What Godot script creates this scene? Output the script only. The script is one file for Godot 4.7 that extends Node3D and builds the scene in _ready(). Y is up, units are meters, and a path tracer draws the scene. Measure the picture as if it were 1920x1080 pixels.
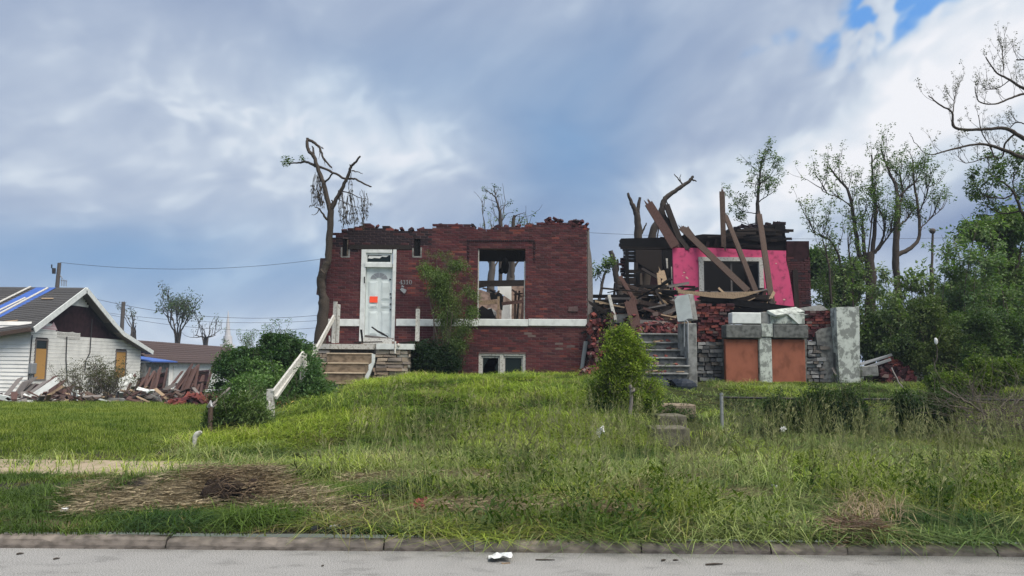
extends Node3D

# ------------------------------------------------------------------ measures
const FOCAL := 1444.3            # focal length in photo pixels (vertical fov 41 degrees)
const EXPOSURE := 3.5
const EYE := Vector3(0, 1.6, 0)
var cam_basis := Basis.from_euler(Vector3(deg_to_rad(5.93), 0, deg_to_rad(0.5)))
var counts := {}
var M := {}
var T := {}
var R := RandomNumberGenerator.new()
var N1 := FastNoiseLite.new()
var N2 := FastNoiseLite.new()

func rf(a: float, b: float) -> float: return R.randf_range(a, b)
func rv(s: float) -> Vector3: return Vector3(rf(-s, s), rf(-s, s), rf(-s, s))
func lin(r: float, g: float, b: float) -> Color: return Color(r, g, b)

# a point of the place: photo direction (px, py) at distance d in front of the street line
func at(px: float, py: float, d: float) -> Vector3:
	var dir := cam_basis * Vector3((px - 960.0) / FOCAL, -(py - 540.0) / FOCAL, -1.0)
	return EYE + dir * (d / -dir.z)

func ats(a: Array, d: float) -> Array:
	var o := []
	for i in range(0, a.size(), 2): o.append(at(a[i], a[i + 1], d))
	return o

func xy(a: Array, d: float) -> PackedVector2Array:
	var o := PackedVector2Array()
	for p in ats(a, d): o.append(Vector2(p.x, p.y))
	return o

# ------------------------------------------------------------------ terrain
func prof(a: Array, d: float) -> float:
	if d <= a[0]: return a[1]
	for i in range(2, a.size(), 2):
		if d < a[i]:
			var t: float = (d - a[i - 2]) / (a[i] - a[i - 2])
			return lerpf(a[i - 1], a[i + 1], t)
	return a[a.size() - 1]

const LEFT_PROFILE := [11.4, .2, 12.2, .28, 13.2, .40, 14.5, .5, 16.0, .54, 18.0, .52, 25.0, .36, 30.0, .24, 40.0, .15, 80.0, .1, 400.0, .2]
const MID_PROFILE := [11.4, .2, 12.2, .34, 13.2, .58, 14.6, .92, 16.0, 1.18, 17.4, 1.32, 19.0, 1.36, 23.0, 1.4, 40.0, 1.2, 80.0, .4, 400.0, .2]
const RIGHT_PROFILE := [11.4, .2, 12.6, .27, 14.0, .38, 15.2, .62, 16.6, .96, 18.0, 1.18, 19.5, 1.26, 40.0, 1.2, 80.0, .4, 400.0, .2]

func mound(x: float, d: float) -> float: return smoothstep(-5.5, -2.9, x)

func thatch(x: float, d: float) -> float:   # heaps of cut grass on the verge
	var h := 0.0
	for q in [[-4.15, 8.55, .75, .3, .15], [-2.95, 8.75, .62, .3, .19], [-3.6, 8.65, .5, .25, .1], [-.9, 8.9, .7, .3, .06]]:
		h += q[4] * exp(-pow((x - q[0]) / q[2], 2) - pow((d - q[1]) / q[3], 2))
	return h * (1.0 + N1.get_noise_2d(x * 70.0, d * 70.0) * .8)

func gh(x: float, d: float) -> float:
	if d < 7.05: return 0.0
	if d < 11.4:
		return lerpf(.10, .2, smoothstep(7.1, 10.0, d)) + (N1.get_noise_2d(x * 9.0, d * 9.0) * .03 + thatch(x, d) if d < 9.9 else 0.0)
	var l := prof(LEFT_PROFILE, d)
	var m := prof(MID_PROFILE, d)
	var r := prof(RIGHT_PROFILE, d)
	var h := lerpf(lerpf(l, m, mound(x, d)), r, smoothstep(2.2, 4.6, x))
	return h + (N1.get_noise_2d(x * 6.0, d * 6.0) * .07 + N1.get_noise_2d(x * 32.0, d * 32.0) * .10 * mound(x, d)) * smoothstep(11.4, 12.4, d)

func gp(x: float, d: float, up := 0.0) -> Vector3: return Vector3(x, gh(x, d) + up, -d)

# where the line of sight through (px, py) meets the ground
func ground(px: float, py: float) -> Vector3:
	var d := 5.0
	while d < 60.0:
		var p := at(px, py, d)
		if p.y <= gh(p.x, d): return Vector3(p.x, gh(p.x, d), -d)
		d += .03
	return at(px, py, 60.0)

# ------------------------------------------------------------------ mesh building
class MB:
	var v := PackedVector3Array()
	var n := PackedVector3Array()
	var c := PackedColorArray()
	var col := Color(1, 1, 1)
	func tri(a: Vector3, b: Vector3, d: Vector3) -> void:
		var m := (d - a).cross(b - a).normalized()
		v.append(a); v.append(b); v.append(d)
		n.append(m); n.append(m); n.append(m)
		c.append(col); c.append(col); c.append(col)
	func trin(a: Vector3, b: Vector3, d: Vector3, na: Vector3, nb: Vector3, nd: Vector3) -> void:
		v.append(a); v.append(b); v.append(d)
		n.append(na); n.append(nb); n.append(nd)
		c.append(col); c.append(col); c.append(col)
	# a leaf face: its upper side is the front, its normal leans a little to the sky
	func triup(a: Vector3, b: Vector3, d: Vector3, lift: float) -> void:
		var m := (d - a).cross(b - a).normalized()
		if m.y < 0:
			m = -m
			var q := b
			b = d
			d = q
		m = (m + Vector3.UP * lift).normalized()
		trin(a, b, d, m, m, m)
	func quad(a: Vector3, b: Vector3, d: Vector3, e: Vector3) -> void:
		tri(a, b, d); tri(a, d, e)
	func hexa(k: Array) -> void:   # corners: bit 1 x, bit 2 y, bit 4 z
		quad(k[6], k[7], k[5], k[4]); quad(k[3], k[2], k[0], k[1])
		quad(k[7], k[3], k[1], k[5]); quad(k[2], k[6], k[4], k[0])
		quad(k[2], k[3], k[7], k[6]); quad(k[4], k[5], k[1], k[0])
	func box(ce: Vector3, s: Vector3, b := Basis(), j := 0.0, r: RandomNumberGenerator = null) -> void:
		var k := []
		for i in 8:
			var o := Vector3((.5 if i & 1 else -.5) * s.x, (.5 if i & 2 else -.5) * s.y, (.5 if i & 4 else -.5) * s.z)
			if r: o += Vector3(r.randf_range(-j, j), r.randf_range(-j, j), r.randf_range(-j, j))
			k.append(ce + b * o)
		hexa(k)
	func span(a: Vector3, b: Vector3) -> void: box((a + b) * .5, (b - a).abs())
	# bevelled box: chamfer e on all edges
	func bbox(ce: Vector3, s: Vector3, b := Basis(), e := .01) -> void:
		var h := s * .5
		var P := func(i: int, ax: int) -> Vector3:
			var o := Vector3(h.x if i & 1 else -h.x, h.y if i & 2 else -h.y, h.z if i & 4 else -h.z)
			for q in 3:
				if q != ax: o[q] -= e * signf(o[q])
			return ce + b * o
		for ax in 3:
			for sd in 2:
				var ids := []
				for i in 8:
					if ((i >> ax) & 1) == sd: ids.append(i)
				var f := [P.call(ids[0], ax), P.call(ids[1], ax), P.call(ids[3], ax), P.call(ids[2], ax)]
				out_quad(f[0], f[1], f[2], f[3], ce)
		for ax in 3:
			for i in 8:
				if (i >> ax) & 1: continue
				var j := i | (1 << ax)
				var a1 := (ax + 1) % 3
				var a2 := (ax + 2) % 3
				out_quad(P.call(i, a1), P.call(j, a1), P.call(j, a2), P.call(i, a2), ce)
		for i in 8: out_tri(P.call(i, 0), P.call(i, 1), P.call(i, 2), ce)
	func out_tri(a: Vector3, b: Vector3, d: Vector3, ce: Vector3) -> void:
		if (d - a).cross(b - a).dot((a + b + d) / 3.0 - ce) >= 0: tri(a, b, d)
		else: tri(a, d, b)
	func out_quad(a: Vector3, b: Vector3, d: Vector3, e: Vector3, ce: Vector3) -> void:
		out_tri(a, b, d, ce); out_tri(a, d, e, ce)
	# a timber from p to q, w wide and t thick
	func beam(p: Vector3, q: Vector3, w: float, t: float, j := 0.0, r: RandomNumberGenerator = null, face := Vector3(0, 0, 1)) -> void:
		var y := (q - p).normalized()
		var x := y.cross(face)
		if x.length() < .05: x = y.cross(Vector3.RIGHT)
		x = x.normalized()
		var z := x.cross(y)
		box((p + q) * .5, Vector3(w, (q - p).length(), t), Basis(x, y, z), j, r)
	func tube(p: Array, rad: Array, sides := 6, cap := true) -> void:
		var rings := []
		var u := Vector3.ZERO
		for i in p.size():
			var dir: Vector3 = (p[mini(i + 1, p.size() - 1)] - p[maxi(i - 1, 0)]).normalized()
			if u == Vector3.ZERO: u = dir.cross(Vector3(.31, .17, .93)).normalized()
			u = (u - dir * u.dot(dir)).normalized()
			var w := dir.cross(u)
			var ring := []
			for s in sides:
				var a := TAU * s / sides
				var o := u * cos(a) + w * sin(a)
				ring.append([p[i] + o * rad[i], o])
			rings.append(ring)
		for i in p.size() - 1:
			for s in sides:
				var a = rings[i][s]
				var b = rings[i][(s + 1) % sides]
				var d = rings[i + 1][(s + 1) % sides]
				var e = rings[i + 1][s]
				trin(a[0], d[0], b[0], a[1], d[1], b[1]); trin(a[0], e[0], d[0], a[1], e[1], d[1])
		if cap:
			for s in range(1, sides - 1):
				tri(rings[0][0][0], rings[0][s][0], rings[0][s + 1][0])
				var l: Array = rings[p.size() - 1]
				tri(l[0][0], l[s + 1][0], l[s][0])
	# polygon (in the plane o, ux, uy) with thickness along -normal
	func slab(o: Vector3, ux: Vector3, uy: Vector3, poly: PackedVector2Array, th: float) -> void:
		var area := 0.0
		for i in poly.size():
			var q := poly[(i + 1) % poly.size()]
			area += poly[i].x * q.y - q.x * poly[i].y
		if area < 0: poly.reverse()
		var nn := ux.cross(uy).normalized()
		var f := []
		var k := []
		for q in poly:
			f.append(o + ux * q.x + uy * q.y)
			k.append(o + ux * q.x + uy * q.y - nn * th)
		var t := Geometry2D.triangulate_polygon(poly)
		for i in range(0, t.size(), 3):
			var a: Vector3 = f[t[i]]
			var b: Vector3 = f[t[i + 1]]
			var d: Vector3 = f[t[i + 2]]
			if (d - a).cross(b - a).dot(nn) > 0:
				tri(a, b, d); tri(k[t[i]], k[t[i + 2]], k[t[i + 1]])
			else:
				tri(a, d, b); tri(k[t[i]], k[t[i + 1]], k[t[i + 2]])
		for i in poly.size():
			var j := (i + 1) % poly.size()
			quad(f[j], f[i], k[i], k[j])
	func lump(ce: Vector3, rad: Vector3, nz: FastNoiseLite, fr: float, amp: float, rows := 8, cols := 12) -> void:
		var g := []
		for i in rows + 1:
			var line := []
			for j in cols:
				var a := PI * i / rows
				var b := TAU * j / cols
				var d := Vector3(sin(a) * cos(b), cos(a), sin(a) * sin(b))
				var p := d * rad
				line.append(ce + p * (1.0 + amp * nz.get_noise_3dv((ce + p) * fr)))
			g.append(line)
		for i in rows:
			for j in cols:
				out_quad(g[i][j], g[i][(j + 1) % cols], g[i + 1][(j + 1) % cols], g[i + 1][j], ce)
	func mesh() -> ArrayMesh:
		var a := []
		a.resize(Mesh.ARRAY_MAX)
		a[Mesh.ARRAY_VERTEX] = v; a[Mesh.ARRAY_NORMAL] = n; a[Mesh.ARRAY_COLOR] = c
		var m := ArrayMesh.new()
		m.add_surface_from_arrays(Mesh.PRIMITIVE_TRIANGLES, a)
		return m

# ------------------------------------------------------------------ naming
func numbered(parent: Node, called: String) -> String:
	var key := "%d/%s" % [parent.get_instance_id(), called]
	var k: int = counts.get(key, 0)
	counts[key] = k + 1
	return called if k == 0 else "%s_%03d" % [called, k]

func tag(o: Node, label: String, category: String, group := "", kind := "") -> Node:
	if label: o.set_meta("label", label)
	if category: o.set_meta("category", category)
	if group: o.set_meta("group", group)
	if kind: o.set_meta("kind", kind)
	return o

func thing(called: String, label: String, category: String, base: Vector3, group := "", kind := "") -> Node3D:
	var o := Node3D.new()
	o.name = numbered(self, called)
	add_child(o, true)
	o.position = base
	tag(o, label, category, group, kind)
	return o

# a mesh in world coordinates as a part of a thing (or a sub-part of a part)
func part(parent: Node3D, called: String, mb: MB, mat: Material, label := "", kind := "") -> MeshInstance3D:
	var o := MeshInstance3D.new()
	o.name = numbered(parent, called)
	o.mesh = mb.mesh()
	o.material_override = mat
	if not parent is MeshInstance3D: o.position = -parent.position
	parent.add_child(o, true)
	if label: o.set_meta("label", label)
	if kind: o.set_meta("kind", kind)
	return o

# a thing that is one mesh
func single(called: String, label: String, category: String, mb: MB, mat: Material, group := "", kind := "") -> MeshInstance3D:
	var o := MeshInstance3D.new()
	o.name = numbered(self, called)
	o.mesh = mb.mesh()
	o.material_override = mat
	add_child(o, true)
	tag(o, label, category, group, kind)
	return o

# many copies of one small mesh: grass, leaves
func many(parent: Node3D, called: String, mesh: Mesh, mat: Material, xf: Array, cols: Array, kind := "stuff") -> MultiMeshInstance3D:
	var mm := MultiMesh.new()
	mm.transform_format = MultiMesh.TRANSFORM_3D
	mm.use_colors = true
	mm.mesh = mesh
	mm.instance_count = xf.size()
	for i in xf.size():
		mm.set_instance_transform(i, xf[i])
		mm.set_instance_color(i, cols[i])
	var o := MultiMeshInstance3D.new()
	o.multimesh = mm
	o.material_override = mat
	o.name = numbered(parent, called)
	if parent != self and not parent is MeshInstance3D: o.position = -parent.position
	parent.add_child(o, true)
	if kind: o.set_meta("kind", kind)
	return o

# ------------------------------------------------------------------ materials
func noise(kind: int, freq: float, oct: int, sd: int, stops: Array, size := 512) -> NoiseTexture2D:
	var f := FastNoiseLite.new()
	f.noise_type = kind
	f.frequency = freq
	f.fractal_octaves = oct
	f.fractal_type = FastNoiseLite.FRACTAL_FBM if oct > 1 else FastNoiseLite.FRACTAL_NONE
	f.seed = sd
	var g := Gradient.new()
	var of := PackedFloat32Array()
	var co := PackedColorArray()
	for i in range(0, stops.size(), 2):
		of.append(stops[i])
		var q = stops[i + 1]
		co.append((q if q is Color else Color(minf(q, 1), minf(q, 1), minf(q, 1))).linear_to_srgb())
	g.offsets = of; g.colors = co
	var t := NoiseTexture2D.new()
	t.width = size; t.height = size
	t.seamless = true
	t.noise = f
	t.color_ramp = g
	return t

func mat(key: String, c: Color, rough := .9, tex = null, sc := Vector3.ONE, bump = null, bump_cm := 0.0) -> StandardMaterial3D:
	var m := StandardMaterial3D.new()
	m.resource_name = key
	m.albedo_color = c.linear_to_srgb()
	m.roughness = rough
	m.metallic_specular = .3
	m.vertex_color_use_as_albedo = true
	if tex or bump:
		m.uv1_triplanar = true
		m.uv1_world_triplanar = true
		m.uv1_scale = sc
	if tex: m.albedo_texture = tex
	if bump:
		m.heightmap_enabled = true
		m.heightmap_texture = bump
		m.heightmap_scale = bump_cm
	M[key] = m
	return m

func make_materials() -> void:
	var S := FastNoiseLite.TYPE_SIMPLEX_SMOOTH
	var C := FastNoiseLite.TYPE_CELLULAR
	T.grain = noise(S, .08, 4, 1, [0.25, .72, .5, .9, .75, 1.0])
	T.speck = noise(S, .35, 3, 2, [.3, .62, .5, .85, .68, 1.0])
	T.blotch = noise(S, .012, 6, 3, [.25, .5, .5, .82, .75, 1.0])
	T.blotch2 = noise(S, .01, 5, 11, [.25, .84, .45, .94, .7, 1.0])
	T.wood = noise(S, .03, 5, 4, [.25, .55, .45, .8, .75, 1.0])
	T.peel = noise(S, .012, 8, 5, [.0, Color(.30, .31, .30), .40, Color(.36, .37, .36), .49, Color(.42, .44, .42), .53, Color(.72, .75, .72), 1.0, Color(.92, .95, .92)])
	T.peel.noise.fractal_gain = .72
	T.flake = noise(S, .03, 5, 6, [.0, Color(.45, .42, .38), .27, Color(.55, .52, .48), .36, Color(.9, .91, .91), 1.0, Color(1, 1, 1)])
	T.char = noise(C, .05, 2, 7, [.0, .25, .4, .7, 1.0, 1.4])
	T.road = noise(S, .13, 4, 8, [.25, .42, .5, .82, .74, 1.0], 1024)
	T.pink = noise(S, .015, 7, 12, [.0, Color(.45, .55, .5), .22, Color(.66, .7, .68), .36, Color(.9, .93, .92), .6, Color(1, 1, 1), 1.0, Color(1, .95, .97)])
	T.rust = noise(S, .012, 6, 31, [.22, .68, .45, .9, .7, 1.0])
	T.soil = noise(S, .05, 5, 14, [.25, .45, .5, .8, .8, 1.25])
	T.shingle = noise(S, .1, 4, 15, [.3, .6, .5, .85, .7, 1.0])
	T.bark = noise(S, .05, 5, 16, [.25, .45, .5, .8, .75, 1.0])
	mat("road", lin(.32, .316, .308), .95, T.road, Vector3(.55, .55, .55), T.road, .6)
	M.road.detail_enabled = true
	M.road.detail_albedo = noise(S, .012, 6, 21, [.2, .78, .34, .96, .55, 1.0], 1024)
	M.road.detail_blend_mode = BaseMaterial3D.BLEND_MODE_MUL
	M.road.detail_uv_layer = BaseMaterial3D.DETAIL_UV_2
	M.road.uv2_triplanar = true; M.road.uv2_world_triplanar = true; M.road.uv2_scale = Vector3(.13, .13, .26)
	mat("kerb", lin(.235, .205, .18), .95, T.blotch, Vector3(.9, 2.2, .9), T.speck, .8)
	mat("paving", lin(.35, .28, .205), .95, T.blotch2, Vector3(.6, .6, .6), T.speck, .4)
	mat("soil", lin(1, 1, 1), 1.0, T.soil, Vector3(1.3, 1.3, 1.3), T.soil, 2.5)
	mat("brick", lin(1, 1, 1), .85, T.grain, Vector3(2.2, 2.2, 2.2), T.speck, .3)
	mat("mortar", lin(.18, .12, .118), .95, T.grain, Vector3(2, 2, 2))
	mat("old_mortar", lin(.09, .06, .06), .95, T.blotch, Vector3(.7, .7, .7))
	mat("white_paint", lin(.64, .67, .66), .7, T.blotch2, Vector3(.8, .8, .8))
	mat("flaking_paint", lin(.50, .49, .46), .8, T.flake, Vector3(.9, .9, .9), T.grain, .3)
	mat("door_paint", lin(.62, .68, .68), .55, T.blotch2, Vector3(.5, .5, .5))
	mat("glass_dark", lin(.012, .02, .02), .3)
	mat("metal", lin(.35, .36, .37), .5, T.grain, Vector3(2, 2, 2))
	M.metal.metallic = .5
	mat("black_metal", lin(.02, .02, .022), .5)
	mat("orange_paper", lin(.95, .10, .045), .7)
	M.orange_paper.emission_enabled = false
	mat("char", lin(.0085, .0082, .0095), .8, T.char, Vector3(2, 2, 2), T.char, 1.2)
	mat("char_brown", lin(.03, .024, .022), .85, T.wood, Vector3(1.2, 5, 5), T.char, .6)
	mat("maroon", lin(.03, .012, .015), .9, T.blotch, Vector3(.5, .5, .5))
	mat("old_wood", lin(.10, .07, .057), .85, T.wood, Vector3(3, .7, 3))
	mat("red_wood", lin(.105, .06, .052), .85, T.wood, Vector3(3, .7, 3))
	mat("pale_wood", lin(.34, .25, .165), .8, T.wood, Vector3(3, .8, 3))
	mat("grey_wood", lin(.20, .18, .17), .9, T.wood, Vector3(4, .9, 4))
	mat("osb", lin(.52, .29, .09), .8, T.speck, Vector3(.5, .5, .5))
	mat("pink_paint", lin(.55, .075, .175), .75, T.pink, Vector3(.5, .5, .5))
	mat("concrete", lin(.25, .255, .25), .95, T.blotch, Vector3(.7, .7, .7), T.speck, .5)
	mat("dark_concrete", lin(.15, .155, .15), .95, T.blotch, Vector3(.9, .9, .9), T.speck, .5)
	mat("tan_concrete", lin(.25, .195, .14), .95, T.blotch, Vector3(.6, .9, .6), T.speck, .5)
	mat("tan_edge", lin(.40, .33, .245), .95, T.blotch2, Vector3(2, 2, 2))
	mat("peeling", lin(.62, .64, .62), .9, T.peel, Vector3(.55, .45, .55), T.speck, .4)
	mat("stucco", lin(.24, .24, .225), .95, T.blotch, Vector3(.9, .9, .9), T.speck, .6)
	mat("rust_panel", lin(.29, .105, .066), .9, T.rust, Vector3(.45, .3, .45), T.speck, .3)
	mat("stone", lin(1, 1, 1), .95, T.grain, Vector3(1.5, 1.5, 1.5), T.speck, .6)
	mat("siding", lin(.88, .87, .83), .6, T.blotch2, Vector3(.25, .25, .25))
	mat("shingle", lin(.085, .083, .084), .95, T.shingle, Vector3(.4, .4, .4), T.speck, .8)
	mat("brown_shingle", lin(.088, .062, .058), .95, T.shingle, Vector3(.35, .35, .35), T.speck, .8)
	mat("tarp", lin(.05, .115, .38), .5, T.blotch2, Vector3(.4, .4, .4))
	mat("plaster", lin(.80, .80, .77), .9, T.blotch2, Vector3(.4, .4, .4))
	mat("tan_plaster", lin(.34, .24, .19), .9, T.blotch, Vector3(.6, .6, .6))
	mat("bark", lin(.075, .062, .052), .95, T.bark, Vector3(3, .8, 3), T.bark, 1.0)
	mat("dead_bark", lin(.115, .10, .09), .95, T.bark, Vector3(3, .8, 3), T.bark, 1.0)
	mat("twig", lin(.12, .10, .085), .95)
	mat("wire", lin(.04, .04, .045), .7)
	mat("mossy", lin(.14, .13, .10), .95, T.blotch, Vector3(.9, .9, .9), T.speck, .5)
	mat("mossy_tan", lin(.27, .22, .165), .95, T.blotch, Vector3(.9, .9, .9), T.speck, .5)
	mat("plastic", lin(.62, .63, .63), .4)
	mat("tan_cloth", lin(.55, .40, .32), .8)
	mat("blue_cloth", lin(.018, .024, .035), .6)
	for k in ["leaf", "grass"]:
		mat(k, lin(1, 1, 1), .6 if k == "leaf" else .7)
		M[k].backlight_enabled = true
		M[k].backlight = Color(.75, .85, .45)
	mat("far_white", lin(.5, .49, .5), .9)
	mat("dry", lin(1, 1, 1), .9)

# ------------------------------------------------------------------ sky
func blob(az: float, el: float, ca: float, ce: float, sa: float, se: float, rot: float) -> float:
	var x := az - ca
	var y := el - ce
	var c := cos(deg_to_rad(rot))
	var s := sin(deg_to_rad(rot))
	var u := (x * c + y * s) / sa
	var w := (-x * s + y * c) / se
	var q := u * u + w * w
	return 0.0 if q > 9.0 else exp(-q)

func sky_color(az: float, el: float) -> Color:
	var a := deg_to_rad(az)
	var e := deg_to_rad(el)
	var d := Vector3(sin(a) * cos(e), sin(e), -cos(a) * cos(e))
	# clouds lie in a sheet overhead: their texture is stretched towards the horizon
	var warp := N2.get_noise_3d(d.x * 90.0, d.y * 150.0, d.z * 90.0)
	var f := N1.get_noise_3d(d.x * 110.0 + warp * 22.0, (d.y - .28 * d.x) * 210.0 + warp * 30.0, d.z * 110.0)
	var g := N1.get_noise_3d(d.x * 330.0 + warp * 60.0 + 300.0, (d.y - .25 * d.x) * 470.0 + warp * 60.0, d.z * 330.0)
	var h := N2.get_noise_3d(d.x * 700.0 + warp * 80.0, (d.y - .3 * d.x) * 1150.0 + f * 60.0, d.z * 700.0 + 500.0)
	var aw := az + warp * 5.0 + f * 2.5
	var ew := el + warp * 2.5 + f * 1.6
	var L := .47 + f * .32 + g * (.20 + .15 * smoothstep(-5.0, 15.0, az)) + h * .07
	L += -.26 * blob(aw, ew, -34, 26, 16, 7, 0) - .12 * blob(aw, ew, -7, 25.5, 10, 4, 0)
	L += .26 * blob(aw, ew, -20, 18.5, 17, 5.0, -4) + .28 * blob(aw, ew, -9, 17.5, 9, 3.2, -10) + .14 * blob(aw, ew, -8, 12, 9, 4, 0)
	L += -.34 * blob(aw, ew, 4, 15, 5.5, 9, -28) - .1 * blob(aw, ew, -1, 8.5, 6, 3, 0)
	L += .20 * blob(aw, ew, 14, 17, 9, 4, 28) + .26 * blob(aw, ew, 8, 12, 8, 1.6, 22)
	L += 1.05 * blob(aw, ew, 25, 15.0, 10, 2.7, 22) + 1.0 * blob(aw, ew, 34, 20.5, 7, 5, 25) + .3 * blob(aw, ew, 18, 10, 8, 3, 10)
	L += -.75 * blob(aw, ew, 33, 9.5, 5.5, 2.9, 8) - .22 * blob(aw, ew, 8, 8.2, 8, 2.2, 5)
	L += .4 * blob(aw, ew, -20, 1.8, 24, 2.6, 0) + .35 * blob(aw, ew, 18, 4.5, 10, 3, 0)
	var haze := .7 * blob(aw, ew, -26, 6.4, 15, 3.0, 4) + .5 * blob(aw, ew, -9, 5, 8, 3, 0) + .55 * blob(aw, ew, 4, 15.5, 4.5, 7.5, -28) + .25 * blob(aw, ew, -6, 21, 10, 4, 0)
	# breaks in the cloud, in view and elsewhere
	var hole := 1.9 * blob(az + f * 3.0 + g * 4.0, el + g * 2.0, 28.8, 24.4, 6.2, 1.9, 27) + .5 * blob(az, el, 19.3, 22.6, 2.2, .7, 20)
	var away := smoothstep(38.0, 60.0, absf(az)) + smoothstep(30.0, 45.0, el)
	hole += minf(away, 1.0) * smoothstep(.15, .5, N2.get_noise_3d(d.x * 60.0 + 77.0, d.y * 110.0, d.z * 60.0)) * 1.2
	L += minf(away, 1.0) * .3
	hole = smoothstep(.15, 1.35, hole * (1.0 - 2.0 * g - .6 * f - 2.2 * h))
	L += (h * .34 + smoothstep(.05, .4, h) * .12) * smoothstep(.35, .9, L)
	var dark := Color(.54, .612, .74)
	var light := Color(.83, .872, .92)
	var white := Color(.955, .96, .98)
	var c := dark.lerp(light, clampf(L, -.25, 1.0))
	if L > 1.0: c = c.lerp(white, clampf((L - 1.0) * 1.6, 0, 1))
	c = c.lerp(Color(.475, .635, .805), clampf(haze * (1.0 - .5 * f), 0, .9))
	c = c.lerp(Color(.40, .63, .91), hole * .92)
	if el < 2.0: c = c.lerp(Color(.74, .79, .85), smoothstep(2.0, -3.0, el))
	var k := c.srgb_to_linear()
	return Color(k.r / EXPOSURE, k.g / EXPOSURE, k.b / EXPOSURE)

func make_sky() -> PanoramaSkyMaterial:
	var W := 3072
	var H := 1536
	var low := Image.create(256, 128, false, Image.FORMAT_RGBAF)
	for y in 128:
		for x in 256:
			var el := 90.0 - (y + .5) / 128.0 * 180.0
			low.set_pixel(x, y, sky_color(wrapf((x + .5) / 256.0 * 360.0, -180.0, 180.0), el) if el > -4 else Color(.05, .055, .045))
	low.resize(W, H, Image.INTERPOLATE_BILINEAR)
	var half := int(42.0 / 360.0 * W)
	for y in range(int((90.0 - 32.0) / 180.0 * H), int(93.0 / 180.0 * H)):
		for x in range(-half, half):
			low.set_pixel(posmod(x, W), y, sky_color((x + .5) / W * 360.0, 90.0 - (y + .5) / H * 180.0))
	var p := PanoramaSkyMaterial.new()
	p.panorama = ImageTexture.create_from_image(low)
	return p

func _ready() -> void:
	R.seed = 4310
	N1.noise_type = FastNoiseLite.TYPE_SIMPLEX_SMOOTH
	N1.frequency = .02; N1.fractal_octaves = 5; N1.seed = 5
	N2.noise_type = FastNoiseLite.TYPE_SIMPLEX_SMOOTH
	N2.frequency = .02; N2.fractal_octaves = 3; N2.seed = 9
	var cam := Camera3D.new()
	cam.name = "camera"
	cam.fov = 41.0
	cam.near = .05; cam.far = 2000.0
	cam.transform = Transform3D(cam_basis, EYE)
	add_child(cam)
	cam.current = true
	var env := Environment.new()
	env.background_mode = Environment.BG_SKY
	env.sky = Sky.new()
	env.sky.sky_material = make_sky()
	env.tonemap_mode = Environment.TONE_MAPPER_LINEAR
	env.tonemap_exposure = EXPOSURE
	env.sdfgi_enabled = true; env.ssao_enabled = true; env.ssil_enabled = true
	env.fog_enabled = true
	env.fog_density = .0007
	env.fog_light_color = Color(.80, .86, .95)
	var we := WorldEnvironment.new()
	we.name = "environment"
	we.environment = env
	add_child(we)
	var sun := DirectionalLight3D.new()
	sun.name = "sun"
	sun.light_energy = .5
	sun.light_angular_distance = 50.0
	sun.light_color = Color(1.0, .965, .91)
	sun.shadow_enabled = true
	sun.rotation_degrees = Vector3(-60, 48, 0)
	add_child(sun)
	make_materials()
	make_leaves()
	setting()
	brick_house()
	stoop()
	burned_house()
	lumber()
	left_house()
	far_things()
	trees()
	shrubs()
	fence()
	small_things()
	grass()

# ------------------------------------------------------------------ small meshes that are copied
var L := {}

func blade(mb: MB, p: Vector3, yaw: float, h: float, w: float, bend: float, segs := 3) -> void:
	var side := Vector3(cos(yaw), 0, sin(yaw))
	var fw := Vector3(-sin(yaw), 0, cos(yaw))
	var pts := []
	for i in segs + 1:
		var t := float(i) / segs
		pts.append(p + Vector3.UP * h * (t - bend * .45 * t * t * t) + fw * h * bend * t * t)
	for i in segs:
		var t0 := 1.0 - float(i) / segs * .55
		var t1 := 1.0 - float(i + 1) / segs * .55
		if i == segs - 1: t1 = 0.0
		var a: Vector3 = pts[i] - side * w * t0 * .5
		var b: Vector3 = pts[i] + side * w * t0 * .5
		var c: Vector3 = pts[i + 1] + side * w * t1 * .5
		var d: Vector3 = pts[i + 1] - side * w * t1 * .5
		mb.triup(a, d, b, .5)
		if t1 > 0: mb.triup(b, d, c, .5)

func tuft(cnt: int, h: float, spread: float, w: float, bend: float) -> ArrayMesh:
	var mb := MB.new()
	for i in cnt:
		var a := rf(0, TAU)
		var r := spread * sqrt(R.randf())
		var k := rf(.75, 1.15)
		mb.col = Color(k, k * rf(.97, 1.03), k)
		blade(mb, Vector3(cos(a) * r, -.02, sin(a) * r), rf(0, TAU), h * rf(.5, 1.1), w * rf(.7, 1.3), bend * rf(.3, 1.5))
	return mb.mesh()

func leaf(mb: MB, p: Vector3, dir: Vector3, up: Vector3, l: float, w: float, outw: Vector3) -> void:
	dir = dir.normalized()
	var s := dir.cross(up).normalized()
	var u := s.cross(dir)
	var tip := p + dir * l - u * l * .18
	var m := p + dir * l * .45
	var a := m + s * w * .5 + u * w * .12
	var b := m - s * w * .5 + u * w * .12
	mb.triup(p, a, tip, .35)
	mb.triup(p, tip, b, .35)

func sprig(cnt: int, rad: float, l: float, w: float, droop := 0.0) -> ArrayMesh:
	var mb := MB.new()
	for i in cnt:
		var d := rv(1.0).normalized()
		var p := d * rad * pow(R.randf(), .5)
		var k := rf(.7, 1.25)
		mb.col = Color(k * rf(.95, 1.08), k, k * .95)
		var dir := (d + rv(.7) + Vector3(0, -droop, 0)).normalized()
		leaf(mb, p, dir, (Vector3.UP + rv(.6)).normalized(), l * rf(.7, 1.2), w * rf(.7, 1.2), (d + Vector3.UP * .6).normalized())
	return mb.mesh()

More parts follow.
